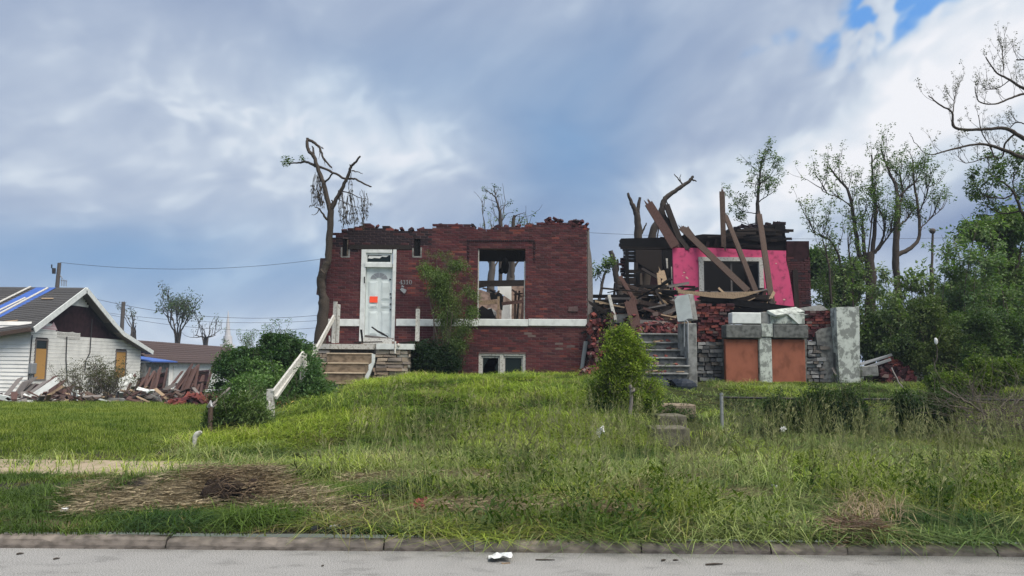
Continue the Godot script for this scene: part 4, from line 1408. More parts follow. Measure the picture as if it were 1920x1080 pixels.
func lumber() -> void:
	# heap between the houses
	var g := "charred timbers heaped between the two ruined houses"
	var labs := ["short level timber highest in the heap at the brick house corner", "long level timber under the topmost one by the brick house", "thick timber low on the brick house side of the heap", "long timber sloping down to the burnt room in the heap", "thick low timber sloping up away from the brick house", "level timber lying just above the concrete steps' rubble", "level timber at the foot of the charred left room", "short timber deep in the heap behind the yellow green bush", "timber lying on the bricks over the top concrete step", "timber rising steeply at the brick house edge of the heap", "timber slanting down behind the tipped reddish panel", "thin timber slanting down from the burnt room doorway", "short slanting timber just behind the grey sheet", "timber slanting up from the heap's middle to the charred room", "short timber end beside the tipped white block", "lowest timber of the heap at the brick house side", "lowest level timber on the rubble above the steps", "rearmost sloping timber under the charred room's opening"]
	var lk := 0
	for q in [[[1110, 556, 1185, 557], 22.5, .11], [[1112, 566, 1250, 561], 22.2, .13], [[1110, 576, 1182, 583], 22.0, .15], [[1130, 572, 1262, 590], 21.7, .14], [[1112, 590, 1200, 586], 21.5, .16], [[1150, 600, 1265, 596], 21.3, .13], [[1200, 575, 1262, 577], 22.3, .15], [[1120, 604, 1180, 598], 21.2, .12], [[1200, 608, 1268, 604], 21.1, .12],
			[[1108, 585, 1150, 560], 22.6, .1], [[1180, 588, 1250, 612], 21.6, .1], [[1215, 566, 1270, 600], 21.9, .08], [[1190, 596, 1232, 606], 20.9, .09], [[1140, 588, 1215, 566], 22.8, .09], [[1225, 590, 1276, 583], 21.4, .1], [[1108, 618, 1162, 610], 21.2, .12], [[1170, 618, 1262, 618], 21.0, .09], [[1165, 580, 1270, 571], 22.9, .1]]:
		var mb := MB.new()
		plank_px(mb, q[0], q[1], q[1] - rf(-.4, .4), q[2], rf(.05, .12), .015)
		lk += 1
		single("charred_timber", "charred " + labs[lk - 1], "timber", mb, [M.char, M.char, M.char_brown, M.char][R.randi() % 4], g)
	for q in [[[1180, 565, 1196, 620], 20.7, .28, .06, "red_wood", "reddish brown box panel tipped upright beside the concrete steps"], [[1142, 553, 1154, 600], 21.0, .09, .03, "flaking_paint", "pale weathered board leaning on the charred heap"], [[1200, 603, 1252, 606], 20.6, .11, .08, "grey_wood", "pale grey plank above the top concrete step"], [[1232, 600, 1272, 592], 20.8, .05, .04, "pale_wood", "thin pale stick beside the tipped white block"], [[1240, 590, 1268, 597], 20.7, .035, .03, "pale_wood", "thin splinter crossing the pale stick"], [[1104, 590, 1128, 660], 20.9, .035, .03, "old_wood", "thin brown branch hanging down the brick house corner"]]:
		var mb := MB.new()
		plank_px(mb, q[0], q[1], q[1] - .15, q[2], q[3], .01)
		single("board", q[5], "board", mb, M[q[4]])
	var mb := MB.new()
	poly_px(mb, [1152, 590, 1180, 588, 1184, 622, 1150, 626], 20.9, .06)
	single("grey_sheet", "flat grey sheet lying behind the yellow green bush", "sheet", mb, M.concrete)
	# the mass of burned stuff under and between the timbers
	var dh := thing("burnt_debris", "dense black heap of burned boards and bricks between the two houses", "debris heap", at(1185, 650, 22.0))
	mb = MB.new()
	mb.lump(at(1140, 640, 22.6), Vector3(.9, 1.1, .8), N1, 40, .4, 10, 14)
	mb.lump(at(1205, 630, 22.4), Vector3(1.1, 1.0, .8), N1, 40, .4, 10, 14)
	mb.lump(at(1262, 610, 22.2), Vector3(.7, .7, .7), N1, 40, .4, 10, 14)
	mb.lump(at(1330, 590, 21.6), Vector3(1.2, .35, .5), N1, 40, .4, 10, 14)
	part(dh, "char_mass", mb, M.char, "", "stuff")
	for i in 230:
		mb = MB.new()
		var dd := rf(20.7, 22.2) if i < 175 else rf(21.2, 21.9)
		var px := rf(1106, 1276) if i < 175 else rf(1270, 1440)
		var py := rf(534, 630) if i < 175 else rf(562, 588)
		if i < 175 and px < 1150: py = rf(570, 660)
		var ang := rf(-.5, .5) if R.randf() < .7 else rf(-1.5, 1.5)
		var ln := rf(12, 42)
		mb.beam(at(px - cos(ang) * ln, py - sin(ang) * ln, dd), at(px + cos(ang) * ln, minf(py + sin(ang) * ln, 634), dd - rf(-.3, .4)), rf(.03, .11), rf(.02, .06), .012, R)
		part(dh, "broken_board", mb, [M.char, M.char, M.char_brown, M.old_wood, M.grey_wood, M.red_wood, M.pale_wood, M.char_brown][R.randi() % 8])
	var di := []
	for i in 190: di.append([Transform3D(Basis.from_euler(rv(1.4)) * Basis.from_scale(Vector3(rf(.09, .2), rf(.05, .08), .095)), at(rf(1104, 1290), rf(588, 645), rf(20.4, 21.4)) if i < 110 else at(rf(1102, 1150), rf(600, 705), rf(20.3, 21.0))), [0, 2, 5, 8, 6, 2, 4, 9, 6][R.randi() % 9]])
	lay_bricks(dh, di, 190)
	# brick rubble heaps
	for q in [["along the broken corner of the brick house", [1106, 600, 1150, 700], 21.0, 90, 1.4], ["of red bricks spilling on the grass at the brick house corner", [1078, 690, 1132, 738], 19.4, 70, 1.2], ["at the top of the concrete steps", [1190, 606, 1275, 626], 20.3, 60, 1.7], ["of red bricks beside the tall peeling pillar", [1645, 672, 1700, 722], 20.6, 80, 1.2]]:
		var p: Array = q[1]
		var base := at((p[0] + p[2]) * .5, p[3], q[2])
		var hp := thing("brick_rubble", "heap of broken brick rubble " + q[0], "rubble heap", base, "brick rubble heaps")
		mb = MB.new()
		var cw: float = (at(p[2], p[3], q[2]).x - at(p[0], p[3], q[2]).x) * .5
		var chh: float = at(p[0], p[1], q[2]).y - base.y
		mb.lump(base, Vector3(cw, chh * .85, .5), N1, 90, .8, 14, 20)
		part(hp, "fine_rubble", mb, M.maroon, "", "stuff")
		var items := []
		for i in q[3] * 2:
			var a := rf(-1, 1)
			var t := rf(.1, 1.0) * sqrt(1.0 - a * a * .85)
			var pos := base + Vector3(a * cw, t * chh, rf(.15, .45) * (1.2 - t))
			items.append([Transform3D(Basis.from_euler(rv(1.4)) * Basis.from_scale(Vector3(rf(.09, .2), rf(.05, .08), .095)), pos), [0, 2, 5, 8, 8, 2, 4, 9, 6][R.randi() % 9]])
		lay_bricks(hp, items, 160)

# ------------------------------------------------------------------ white house at the left
func left_house() -> void:
	var X := -18.7
	var g := .2
	var Dn := 30.0      # near eave
	var Da := 33.0      # ridge
	var Dk := 35.9      # where the rear slope flattens
	var Df := 39.0
	var ya := 4.85
	var yn := 3.12
	var yk := 3.2
	var yf := 2.3
	var h := thing("white_house", "white clapboard house with torn gable and damaged grey roof", "house", Vector3(X - 3, g, -Dn))
	var mb := MB.new()
	var uz := Vector3(0, 0, -1)
	# walls: gable end (faces the ruin) and street side
	mb.slab(Vector3(X - .03, 0, 0), Vector3(0, 0, -1), Vector3.UP, PackedVector2Array([Vector2(Dn, g - .3), Vector2(Df, g - .3), Vector2(Df, yf - .12), Vector2(Dk, yk - .1), Vector2(Da, ya - .12), Vector2(Dn, yn - .1)]), .2)
	part(h, "gable_wall", mb, M.maroon, "gable wall stripped to dark sheathing at its top")
	mb = MB.new()
	mb.span(Vector3(X - 14, g - .3, -Dn - .2), Vector3(X - .23, yn - .3, -Dn - .03))
	part(h, "street_wall", mb, M.siding)
	mb = MB.new()
	mb.span(Vector3(X - 14, g - .3, -Df), Vector3(X - .23, yf - .2, -Df + .15))
	part(h, "rear_wall", mb, M.siding)
	# openings on the gable wall: [d0, d1, y0, y1]
	var win := [[30.35, 31.05, 1.0, 2.52], [36.55, 37.45, 1.0, 2.2]]
	# clapboards
	var y := g - .1
	var k := 0
	while y < 3.2:
		var segs := [[Dn - .02, Df]]
		if y > 2.45: segs = [[Dn - .02, Dk + (3.3 - y) * 3.2]]
		if y > 2.72: segs = [[Dn - .02, 33.3 + rf(-.1, .1)]]
		if y > 2.92: segs = [[Dn + .05, 31.6 + rf(-.3, .2)]]
		for wn in win:
			if y + .1 > wn[2] and y < wn[3]:
				var nx := []
				for s in segs:
					if s[1] < wn[0] or s[0] > wn[1]: nx.append(s); continue
					nx.append([s[0], wn[0] - .06]); nx.append([wn[1] + .06, s[1]])
				segs = nx
		for s in segs:
			if s[1] - s[0] < .05: continue
			mb = MB.new()
			mb.box(Vector3(X + .012, y + .06, -(s[0] + s[1]) * .5), Vector3(.02, .138, s[1] - s[0]), Basis.from_euler(Vector3(0, 0, -.16)))
			part(h, "clapboard", mb, M.siding)
		mb = MB.new()
		mb.box(Vector3(X - 7, y + .06, -Dn + .012), Vector3(14, .15, .02), Basis.from_euler(Vector3(-.2, 0, 0)))
		part(h, "clapboard", mb, M.siding)
		y += .15
		k += 1
	# last clapboards under the peak
	for i in 6:
		var yy := 4.15 + i * .105
		var half := (ya - .1 - yy) / (ya - yn) * (Da - Dn)
		mb = MB.new()
		mb.box(Vector3(X + .012, yy, -Da - .08 + half * .05), Vector3(.016, .112, half * 1.7), Basis.from_euler(Vector3(0, 0, -.24)))
		part(h, "clapboard", mb, M.siding)
	mb = MB.new()
	mb.lump(Vector3(X + .05, 4.4, -32.9), Vector3(.05, .07, .14), N1, 80, .4)
	part(h, "vent", mb, M.black_metal)
	mb = MB.new()
	mb.slab(Vector3(X + .03, 0, 0), Vector3(0, 0, -1), Vector3.UP, PackedVector2Array([Vector2(30.05, 3.0), Vector2(31.7, 2.98), Vector2(31.4, 3.3), Vector2(31.25, 3.12), Vector2(30.9, 3.1), Vector2(30.7, 3.4), Vector2(30.3, 3.2)]), .02)
	part(h, "torn_insulation", mb, mat("pale_pink", lin(.6, .42, .44), .9))
	mb = MB.new()
	mb.slab(Vector3(X + .03, 0, 0), Vector3(0, 0, -1), Vector3.UP, PackedVector2Array([Vector2(31.7, 2.7), Vector2(33.4, 2.62), Vector2(33.4, 2.95), Vector2(33.2, 2.9), Vector2(32.8, 2.97), Vector2(32.2, 2.88), Vector2(31.7, 2.95)]), .02)
	part(h, "torn_siding", mb, M.flaking_paint)
	# boarded windows
	for wn in win:
		mb = MB.new()
		for e in [[wn[0] - .07, wn[0], wn[2] - .06, wn[3] + .07], [wn[1], wn[1] + .07, wn[2] - .06, wn[3] + .07], [wn[0], wn[1], wn[3], wn[3] + .07], [wn[0], wn[1], wn[2] - .06, wn[2]]]:
			mb.span(Vector3(X - .02, e[2], -e[1]), Vector3(X + .045, e[3], -e[0]))
		var w := part(h, "window", mb, M.grey_wood)
		mb = MB.new()
		var ytop: float = wn[3] - (.32 if wn[0] < 33 else 0.0)
		mb.span(Vector3(X - .01, wn[2], -wn[1]), Vector3(X + .02, ytop, -wn[0]))
		part(w, "plywood_board", mb, M.osb)
		if wn[0] < 33:
			mb = MB.new()
			mb.span(Vector3(X - .01, ytop + .01, -wn[1]), Vector3(X + .005, wn[3], -wn[0]))
			part(w, "pane", mb, M.glass_dark)
	# meter box and cables
	mb = MB.new()
	mb.bbox(Vector3(X + .1, 1.42, -30.1), Vector3(.16, .42, .3), Basis(), .02)
	mb.tube([Vector3(X + .1, 1.22, -30.1), Vector3(X + .1, .6, -30.1)], [.03, .03], 6)
	part(h, "meter_box", mb, M.metal)
	for q in [[[30.0, 2.72], [29.98, 1.9], [29.96, .7]], [[32.35, 2.75], [32.4, 1.8], [32.6, .9]], [[34.2, 3.6], [34.2, 2.1], [33.9, 1.75], [33.9, 1.3]]]:
		mb = MB.new()
		var pts := []
		var rr := []
		for p in q: pts.append(Vector3(X + .06, p[1], -p[0])); rr.append(.022)
		mb.tube(pts, rr, 5)
		part(h, "cable", mb, M.wire)
	# roof: near slope of shingle courses, rear slopes as slabs
	var xe := X + .38
	var xw := X - 15.0
	var n0 := Vector2(Dn - .45, yn - .17)
	var n1 := Vector2(Da, ya)
	var steps := 22
	for i in steps:
		var a := n0.lerp(n1, float(i) / steps)
		var b := n0.lerp(n1, float(i + 1) / steps + .006)
		mb = MB.new()
		# the eave sags away from the gable
		var sa := .38 * (1.0 - float(i) / steps)
		var sb := .38 * (1.0 - float(i + 1) / steps)
		for q in [[xe - 2.3, xe, 1.0, 0.0], [xw, xe - 2.3, 1.0, 1.0]]:
			var la: float = sa * q[2]
			var ra: float = sa * q[3]
			var lb: float = sb * q[2]
			var rb: float = sb * q[3]
			mb.hexa([Vector3(q[0], b.y - .02 - lb, -b.x), Vector3(q[1], b.y - .02 - rb, -b.x), Vector3(q[0], b.y + .02 - lb, -b.x), Vector3(q[1], b.y + .02 - rb, -b.x), Vector3(q[0], a.y - .02 - la, -a.x), Vector3(q[1], a.y - .02 - ra, -a.x), Vector3(q[0], a.y + .05 - la, -a.x), Vector3(q[1], a.y + .05 - ra, -a.x)])
		var kk := rf(.85, 1.12)
		for v in mb.c.size(): mb.c[v] = Color(kk, kk, kk)
		part(h, "shingle_course", mb, M.shingle)
	mb = MB.new()
	mb.slab(Vector3(xw, 0, 0), Vector3(0, 0, -1), Vector3.UP, PackedVector2Array([Vector2(Da, ya + .03), Vector2(Dk, yk + .05), Vector2(Df + .5, yf - .02), Vector2(Df + .5, yf - .1), Vector2(Dk, yk - .05), Vector2(Da, ya - .06)]), -(xe - xw))
	part(h, "rear_roof", mb, M.shingle)
	# white rake boards
	for q in [[n0, n1, .24], [Vector2(Da, ya), Vector2(Dk - .4, yk + .32), .22], [Vector2(Dk - .4, yk + .32), Vector2(Dk + .5, yk - .1), .2], [Vector2(Dk + .5, yk - .1), Vector2(Df + .5, yf - .02), .2]]:
		mb = MB.new()
		var p := Vector3(xe + .02, q[0].y - .06, -q[0].x)
		var e := Vector3(xe + .02, q[1].y - .06, -q[1].x)
		mb.beam(p, e, q[2], .035, 0, null, Vector3(1, 0, 0))
		part(h, "rake_board", mb, M.white_paint)
		mb = MB.new()
		mb.beam(p + Vector3(-.2, -.06, 0), e + Vector3(-.2, -.06, 0), .03, .36, 0, null, Vector3(1, 0, 0))
		part(h, "soffit", mb, M.grey_wood)
	mb = MB.new()   # torn eave board sagging to the left
	mb.beam(Vector3(xe - .1, n0.y - .03, -n0.x + .04), Vector3(xe - 2.4, n0.y - .4, -n0.x + .02), .16, .05, .015, R)
	part(h, "broken_fascia", mb, M.old_wood)
	# tarpaulin and battens on the roof: a point u along the ridge from the gable, t up the slope
	var on := func(u: float, t: float, lift: float) -> Vector3:
		var q := n0.lerp(n1, t)
		return Vector3(xe - u, q.y + .05 + lift - .38 * (1.0 - t) * clampf(u / 2.3, 0, 1), -q.x - lift * .4)
	for q in [[2.1, .97, 1.25, .97, 2.6, .0, 3.6, .0, .03], [4.2, .6, 2.7, .5, 2.7, .1, 4.2, .1, .045]]:
		mb = MB.new()
		var pp := [on.call(q[0], q[1], q[8]), on.call(q[2], q[3], q[8]), on.call(q[4], q[5], q[8]), on.call(q[6], q[7], q[8])]
		mb.quad(pp[0], pp[1], pp[2], pp[3])
		mb.quad(pp[3] - Vector3(0, .01, 0), pp[2] - Vector3(0, .01, 0), pp[1] - Vector3(0, .01, 0), pp[0] - Vector3(0, .01, 0))
		single("tarpaulin", "blue tarpaulin strip on the grey roof" + (" running down from the ridge" if q[1] > .9 else " low at the left"), "tarpaulin", mb, M.tarp)
	for q in [[1.55, .94, 2.75, .06, .10, "white batten down the blue tarpaulin, closest to the gable"], [2.0, .72, 2.75, .3, .09, "short white batten beside the longest batten on the roof"], [2.35, .97, 3.2, .4, .09, "white batten near the ridge at the roof's far end"]]:
		mb = MB.new()
		mb.beam(on.call(q[0], q[1], .07), on.call(q[2], q[3], .07), q[4], .04, .005, R, Vector3(0, .8, .6))
		single("roof_batten", q[5], "batten", mb, M.flaking_paint, "battens on the white house roof")
	for q in [[.75, .68, 1.25, .69, "pale wooden strip high on the grey shingles"], [1.1, .2, 1.65, .21, "pale wooden strip low on the grey shingles"]]:
		mb = MB.new()
		mb.beam(on.call(q[0], q[1], .05), on.call(q[2], q[3], .05), .08, .03, .005, R, Vector3(0, .8, .6))
		single("roof_strip", q[4], "strip", mb, M.pale_wood, "wooden strips on the white house roof")
	# shed at the back with its own tarpaulin roof
	var sh := thing("shed", "low grey shed under a blue tarpaulin behind the white house", "shed", Vector3(X, g, -41))
	mb = MB.new()
	mb.span(Vector3(X - 4, g - .3, -42), Vector3(X + .15, 1.72, -39.3))
	part(sh, "wall", mb, M.concrete)
	mb = MB.new()
	mb.hexa([Vector3(X - 4, 2.35, -42.2), Vector3(X + .5, 1.74, -42.2), Vector3(X - 4, 2.4, -42.2), Vector3(X + .5, 1.8, -42.2), Vector3(X - 4, 2.35, -39.2), Vector3(X + .5, 1.74, -39.2), Vector3(X - 4, 2.4, -39.2), Vector3(X + .5, 1.8, -39.2)])
	part(sh, "tarpaulin_roof", mb, M.tarp)
	# ---- brown roofed garage behind
	var ga := thing("garage", "long low garage with a brown shingle roof and white doors", "garage", Vector3(-21, 0, -49))
	mb = MB.new()
	mb.span(Vector3(-24, -.3, -60), Vector3(-20.3, 1.78, -43.6))
	part(ga, "wall", mb, M.siding)
	for i in 10:
		var t0 := i / 10.0
		var t1 := (i + 1) / 10.0
		mb = MB.new()
		var k2 := rf(.88, 1.1)
		mb.col = Color(k2, k2, k2)
		var ax := lerpf(-19.95, -21.95, t0)
		var bx := lerpf(-19.95, -21.95, t1)
		var ay := lerpf(1.74, 3.02, t0)
		var by := lerpf(1.74, 3.02, t1)
		mb.hexa([Vector3(bx, by - .03, -60.5), Vector3(ax, ay - .03, -60.5), Vector3(bx, by + .015, -60.5), Vector3(ax, ay + .04, -60.5), Vector3(bx, by - .03, -43.2), Vector3(ax, ay - .03, -43.2), Vector3(bx, by + .015, -43.2), Vector3(ax, ay + .04, -43.2)])
		part(ga, "shingle_course", mb, M.brown_shingle)
	mb = MB.new()
	mb.hexa([Vector3(-24.2, 1.6, -60.5), Vector3(-21.95, 2.96, -60.5), Vector3(-24.2, 1.7, -60.5), Vector3(-21.95, 3.02, -60.5), Vector3(-24.2, 1.6, -43.2), Vector3(-21.95, 2.96, -43.2), Vector3(-24.2, 1.7, -43.2), Vector3(-21.95, 3.02, -43.2)])
	part(ga, "rear_roof", mb, M.brown_shingle)
	mb = MB.new()
	mb.slab(Vector3(0, 0, -43.7), Vector3.RIGHT, Vector3.UP, PackedVector2Array([Vector2(-24, 1.7), Vector2(-20.3, 1.7), Vector2(-21.95, 2.9)]), .1)
	part(ga, "gable", mb, M.brown_shingle)
	for q in [[46.5, 52.5], [53.2, 59]]:
		mb = MB.new()
		mb.span(Vector3(-20.3, -.2, -q[1]), Vector3(-20.25, 1.55, -q[0]))
		part(ga, "garage_door", mb, M.white_paint)

	# ---- wreckage in front of them
	var fallen := func(label: String, corners: Array, d0: float, d1: float, n: int, w: float, matk: String, rails: bool) -> void:
		# rows of boards between a foot line and a head line
		var f0 := at(corners[0], corners[1], d0)
		var f1 := at(corners[2], corners[3], d0)
		var h0 := at(corners[4], corners[5], d1)
		var h1 := at(corners[6], corners[7], d1)
		var t := thing("fallen_panel", label, "wreckage", f0, "fallen roof and fence panels by the white house")
		for i in n:
			var k0 := (i + .5) / n
			var m := MB.new()
			m.col = Color(1, 1, 1) * rf(.55, 1.35)
			var lo := f0.lerp(f1, k0) + rv(.12)
			var hi := h0.lerp(h1, k0) + rv(.24)
			m.beam(lo, hi.lerp(lo, rf(-.06, .16)), w * rf(.8, 1.1), .03, .012, R, Vector3(0, .6, .8))
			part(t, "board", m, M[matk])
		if rails:
			for e in [.2, .55, .85]:
				var m := MB.new()
				m.beam(f0.lerp(h0, e) + Vector3(0, -.05, -.06), f1.lerp(h1, e) + Vector3(0, -.05, -.06), .09, .06, .01, R)
				part(t, "rail", m, M.char_brown)
		var m2 := MB.new()
		m2.quad(f0 + Vector3(0, -.1, -.12), h0 + Vector3(0, -.12, -.14), h1 + Vector3(0, -.12, -.14), f1 + Vector3(0, -.1, -.12))
		part(t, "backing", m2, M.maroon)
	fallen.call("collapsed brown roof boards lying beside the dead bush", [222, 757, 300, 757, 262, 702, 312, 690], 25.5, 28.0, 14, .075, "red_wood", true)
	fallen.call("collapsed brown roof boards standing highest before the white garage door", [296, 757, 378, 752, 352, 690, 391, 687], 25.0, 28.0, 12, .09, "red_wood", true)
	fallen.call("grey weathered boards sloping against the white house corner", [-6, 764, 40, 764, 40, 714, 88, 714], 25.5, 28.5, 7, .22, "grey_wood", false)
	fallen.call("low brown shingled roof piece under the white boards", [66, 757, 140, 757, 98, 720, 150, 718], 26.0, 28.0, 8, .25, "red_wood", false)
	for q in [[[-5, 743, 110, 767], 24.3, .14, "white_paint", "long white board lying lowest on the lawn"], [[55, 749, 108, 712], 25.0, .2, "white_paint", "white board propped diagonally on the wreckage"], [[50, 746, 128, 754], 24.8, .1, "white_paint", "white trim board lying level across the wreckage"], [[30, 756, 45, 762], 24.2, .14, "white_paint", "short white stub of board on the grass"], [[88, 744, 118, 724], 25.2, .09, "pale_wood", "orange brown stick on the low brown roof piece"], [[132, 752, 140, 726], 25.0, .08, "white_paint", "bent white trim strip beside the dead bush"],
			[[222, 719, 250, 708], 26.5, .3, "white_paint", "white sheet leaning between dead bush and brown boards"], [[256, 757, 327, 721], 24.6, .11, "grey_wood", "long pale grey pole leaning on the brown boards"], [[205, 752, 232, 753], 24.4, .2, "concrete", "pale grey block at the foot of the brown boards"], [[213, 760, 222, 735], 24.5, .05, "black_metal", "dark thin stake standing by the pale block"], [[385, 733, 420, 729], 24.0, .07, "white_paint", "white board on top of the brick heap by the bush"], [[8, 774, 56, 776], 23.0, .05, "white_paint", "white strip flat in the grass"]]:
		mb = MB.new()
		plank_px(mb, q[0], q[1], q[1] + .3, q[2], .04, .01)
		single("loose_board", q[4], "board", mb, M[q[3]], "boards in the wreckage by the white house")
	var sd := thing("scattered_debris", "low scatter of broken boards and shingles along the back of the lawn", "debris", at(200, 762, 24.6))
	for i in 220:
		var m := MB.new()
		var px := rf(-5, 415)
		var dd := rf(23.6, 26.5)
		var p := at(px, 760, dd)
		p.y = gh(p.x, dd) + rf(.04, .42) * (1.0 if px > 215 else .6)
		m.box(p, Vector3(rf(.12, .7), rf(.02, .05), rf(.06, .16)), Basis.from_euler(Vector3(rf(-.5, .5), rf(-1.2, 1.2), rf(-.7, .7))), .015, R)
		part(sd, "broken_board", m, [M.red_wood, M.red_wood, M.char_brown, M.old_wood, M.grey_wood, M.white_paint, M.brown_shingle, M.pale_wood][R.randi() % 8])
	var hp := thing("brick_rubble", "heap of orange red bricks on the lawn before the brown boards", "rubble heap", at(365, 766, 23.0), "brick rubble heaps")
	mb = MB.new()
	mb.lump(at(362, 768, 23.2), Vector3(.9, .35, .5), N1, 40, .3)
	mb.lump(at(415, 768, 23.2), Vector3(.35, .55, .4), N1, 40, .3)
	part(hp, "fine_rubble", mb, M.maroon, "", "stuff")
	var items := []
	for i in 190:
		var px := rf(300, 436)
		var hgt := 8.0 + 19.0 * smoothstep(300.0, 350.0, px)
		if px > 395: hgt = 22.0 + (px - 395) * .3
		var p := at(px, 768 - rf(0, 1) * hgt, 22.9 + rf(-.3, .3))
		items.append([Transform3D(Basis.from_euler(rv(1.2)) * Basis.from_scale(Vector3(rf(.14, .24), rf(.06, .09), .1)), p), [0, 2, 8, 8, 8, 2, 4, 9, 8][R.randi() % 9]])
	lay_bricks(hp, items, 190)

# ------------------------------------------------------------------ poles, wires, steeple
func sag(a: Vector3, b: Vector3, drop: float) -> MB:
	var mb := MB.new()
	var pts := []
	var rr := []
	for i in 25:
		var t := i / 24.0
		pts.append(a.lerp(b, t) - Vector3.UP * drop * 4.0 * t * (1.0 - t))
		rr.append(.016)
	mb.tube(pts, rr, 4, false)
	return mb

func far_things() -> void:
	var D := 62.0
	var p := thing("utility_pole", "wooden utility pole with transformer rising behind the white house roof", "utility pole", Vector3(at(110, 600, D).x, .3, -D), "utility poles")
	var mb := MB.new()
	mb.tube([at(104, 740, D), at(107, 540, D), at(111.5, 493, D)], [.17, .16, .14], 8)
	part(p, "pole", mb, M.dead_bark)
	mb = MB.new()
	mb.tube([at(101, 513, D), at(101, 503, D)], [.14, .14], 8)
	mb.tube([at(97, 496, D), at(97, 503, D)], [.05, .05], 6)
	part(p, "transformer", mb, M.black_metal)
	mb = MB.new()
	for q in [[116, 522, 116, 536], [120, 524, 120, 537], [124, 525, 124, 537], [114, 526, 126, 527], [112, 515, 117, 522]]: mb.beam(at(q[0], q[1], D), at(q[2], q[3], D), .05, .05)
	part(p, "bracket", mb, M.metal)
	D = 75.0
	p = thing("utility_pole", "plain utility pole between the white house and the brown roof", "utility pole", Vector3(at(228, 600, D).x, .3, -D), "utility poles")
	mb = MB.new()
	mb.tube([at(225, 740, D), at(227, 640, D), at(231.5, 566, D)], [.2, .19, .17], 8)
	part(p, "pole", mb, M.dead_bark)
	mb = MB.new()
	mb.bbox(at(227, 626, D - .4), Vector3(.7, .4, .4), Basis.from_euler(Vector3(0, 0, .5)), .05)
	part(p, "junction_box", mb, M.metal)
	for q in [[[108, 500, 62], [120, 545, 62], [640, 586, 66], 1.2, "upper sagging cable from the white house roof to the right"], [[0, 0, 0], [190, 585, 75], [650, 597, 75], .7, "middle cable behind the utility pole"], [[0, 0, 0], [196, 588, 70], [640, 610, 70], .9, "lowest cable crossing the sky above the brown roof"], [[0, 0, 0], [112, 492, 62], [640, 480, 64], .8, "highest thin cable level with the pole top"]]:
		single("power_cable", q[4], "cable", sag(at(q[1][0], q[1][1], q[1][2]), at(q[2][0], q[2][1], q[2][2]), q[3]), M.wire, "overhead cables")
	for q in [[1100, 436, 1960, 440, "upper thin cable behind the trees at the right"], [1480, 522, 1960, 520, "lower thin cable behind the trees at the right"]]:
		single("power_cable", q[4], "cable", sag(at(q[0], q[1], 70), at(q[2], q[3], 70), .5), M.wire, "overhead cables")
	D = 210.0
	var ch := thing("church_steeple", "pale white church steeple far off above the brown roof", "steeple", Vector3(at(427, 690, D).x, .2, -D))
	mb = MB.new()
	var b := at(427, 646, D)
	mb.span(Vector3(b.x - 1.5, .2, -D - 1.5), Vector3(b.x + 1.5, b.y, -D + 1.5))
	part(ch, "tower", mb, M.far_white)
	mb = MB.new()
	mb.tube([b, at(427, 630, D)], [1.3, 1.1], 8)
	part(ch, "lantern", mb, M.far_white)
	mb = MB.new()
	mb.tube([at(427, 630, D), at(428, 582, D)], [.8, .04], 8)
	part(ch, "spire", mb, M.far_white)
	mb = MB.new()
	mb.hexa([Vector3(b.x - 4.5, .2, -D - 12), Vector3(b.x + 4.5, .2, -D - 12), Vector3(b.x - 4.5, 5, -D - 12), Vector3(b.x + 4.5, 5, -D - 12), Vector3(b.x - 4.5, .2, -D + .5), Vector3(b.x + 4.5, .2, -D + .5), Vector3(b.x - 4.5, 5, -D + .5), Vector3(b.x + 4.5, 5, -D + .5)])
	part(ch, "nave", mb, M.far_white)

# ------------------------------------------------------------------ trees
func smooth_path(p: Array, per := 5, wob := 0.0) -> Array:
	var o := []
	for i in p.size() - 1:
		var a: Vector3 = p[maxi(i - 1, 0)]
		var b: Vector3 = p[i]
		var c: Vector3 = p[i + 1]
		var d: Vector3 = p[mini(i + 2, p.size() - 1)]
		for k in per: o.append(b.cubic_interpolate(c, a, d, k / float(per)) + (rv(wob) if k > 0 else Vector3.ZERO))
	o.append(p[p.size() - 1])
	return o

# a limb through photo points at distances d0..d1; returns its points
func limb(mb: MB, a: Array, d0: float, d1: float, r0: float, r1: float, sides := 7, wob := .015) -> Array:
	var pts := []
	var n := a.size() / 2
	for i in n: pts.append(at(a[i * 2], a[i * 2 + 1], lerpf(d0, d1, i / float(n - 1))))
	pts = smooth_path(pts, 5, wob)
	var rr := []
	for i in pts.size(): rr.append(lerpf(r0, r1, i / float(pts.size() - 1)) * rf(.94, 1.06))
	mb.tube(pts, rr, sides)
	return pts

# branching twigs from p; tips collects [point, direction]
func twigs(mb: MB, p: Vector3, dir: Vector3, len: float, r: float, depth: int, tips: Array, up := .25, spread := .7) -> void:
	var pts := [p]
	var d := dir.normalized()
	var n := 4
	for i in n:
		d = (d + rv(.22) + Vector3.UP * up * .25).normalized()
		pts.append(pts[i] + d * len / n)
	var rr := []
	for i in n + 1: rr.append(r * (1.0 - .6 * i / n))
	mb.tube(pts, rr, 4 if r < .015 else 5, false)
	if depth <= 0:
		tips.append([pts[n], d])
		if R.randf() < .6: tips.append([pts[2], d])
		return
	for i in 2 + R.randi() % 2:
		var k := 2 + R.randi() % (n - 1)
		twigs(mb, pts[k], d + rv(spread) + Vector3.UP * up, len * rf(.5, .8), r * .55, depth - 1, tips, up, spread)
	tips.append([pts[n], d])

func along(mb: MB, pts: Array, from: float, cnt: int, len: float, r: float, depth: int, tips: Array, up := .4, spread := .8) -> void:
	for i in cnt:
		var k := clampi(int(lerpf(from, 1.0, (i + R.randf()) / cnt) * (pts.size() - 1)), 1, pts.size() - 1)
		var d: Vector3 = (pts[k] - pts[k - 1]).normalized()
		twigs(mb, pts[k], d * .6 + rv(spread) + Vector3.UP * up, len * rf(.6, 1.2), r, depth, tips, up, spread)

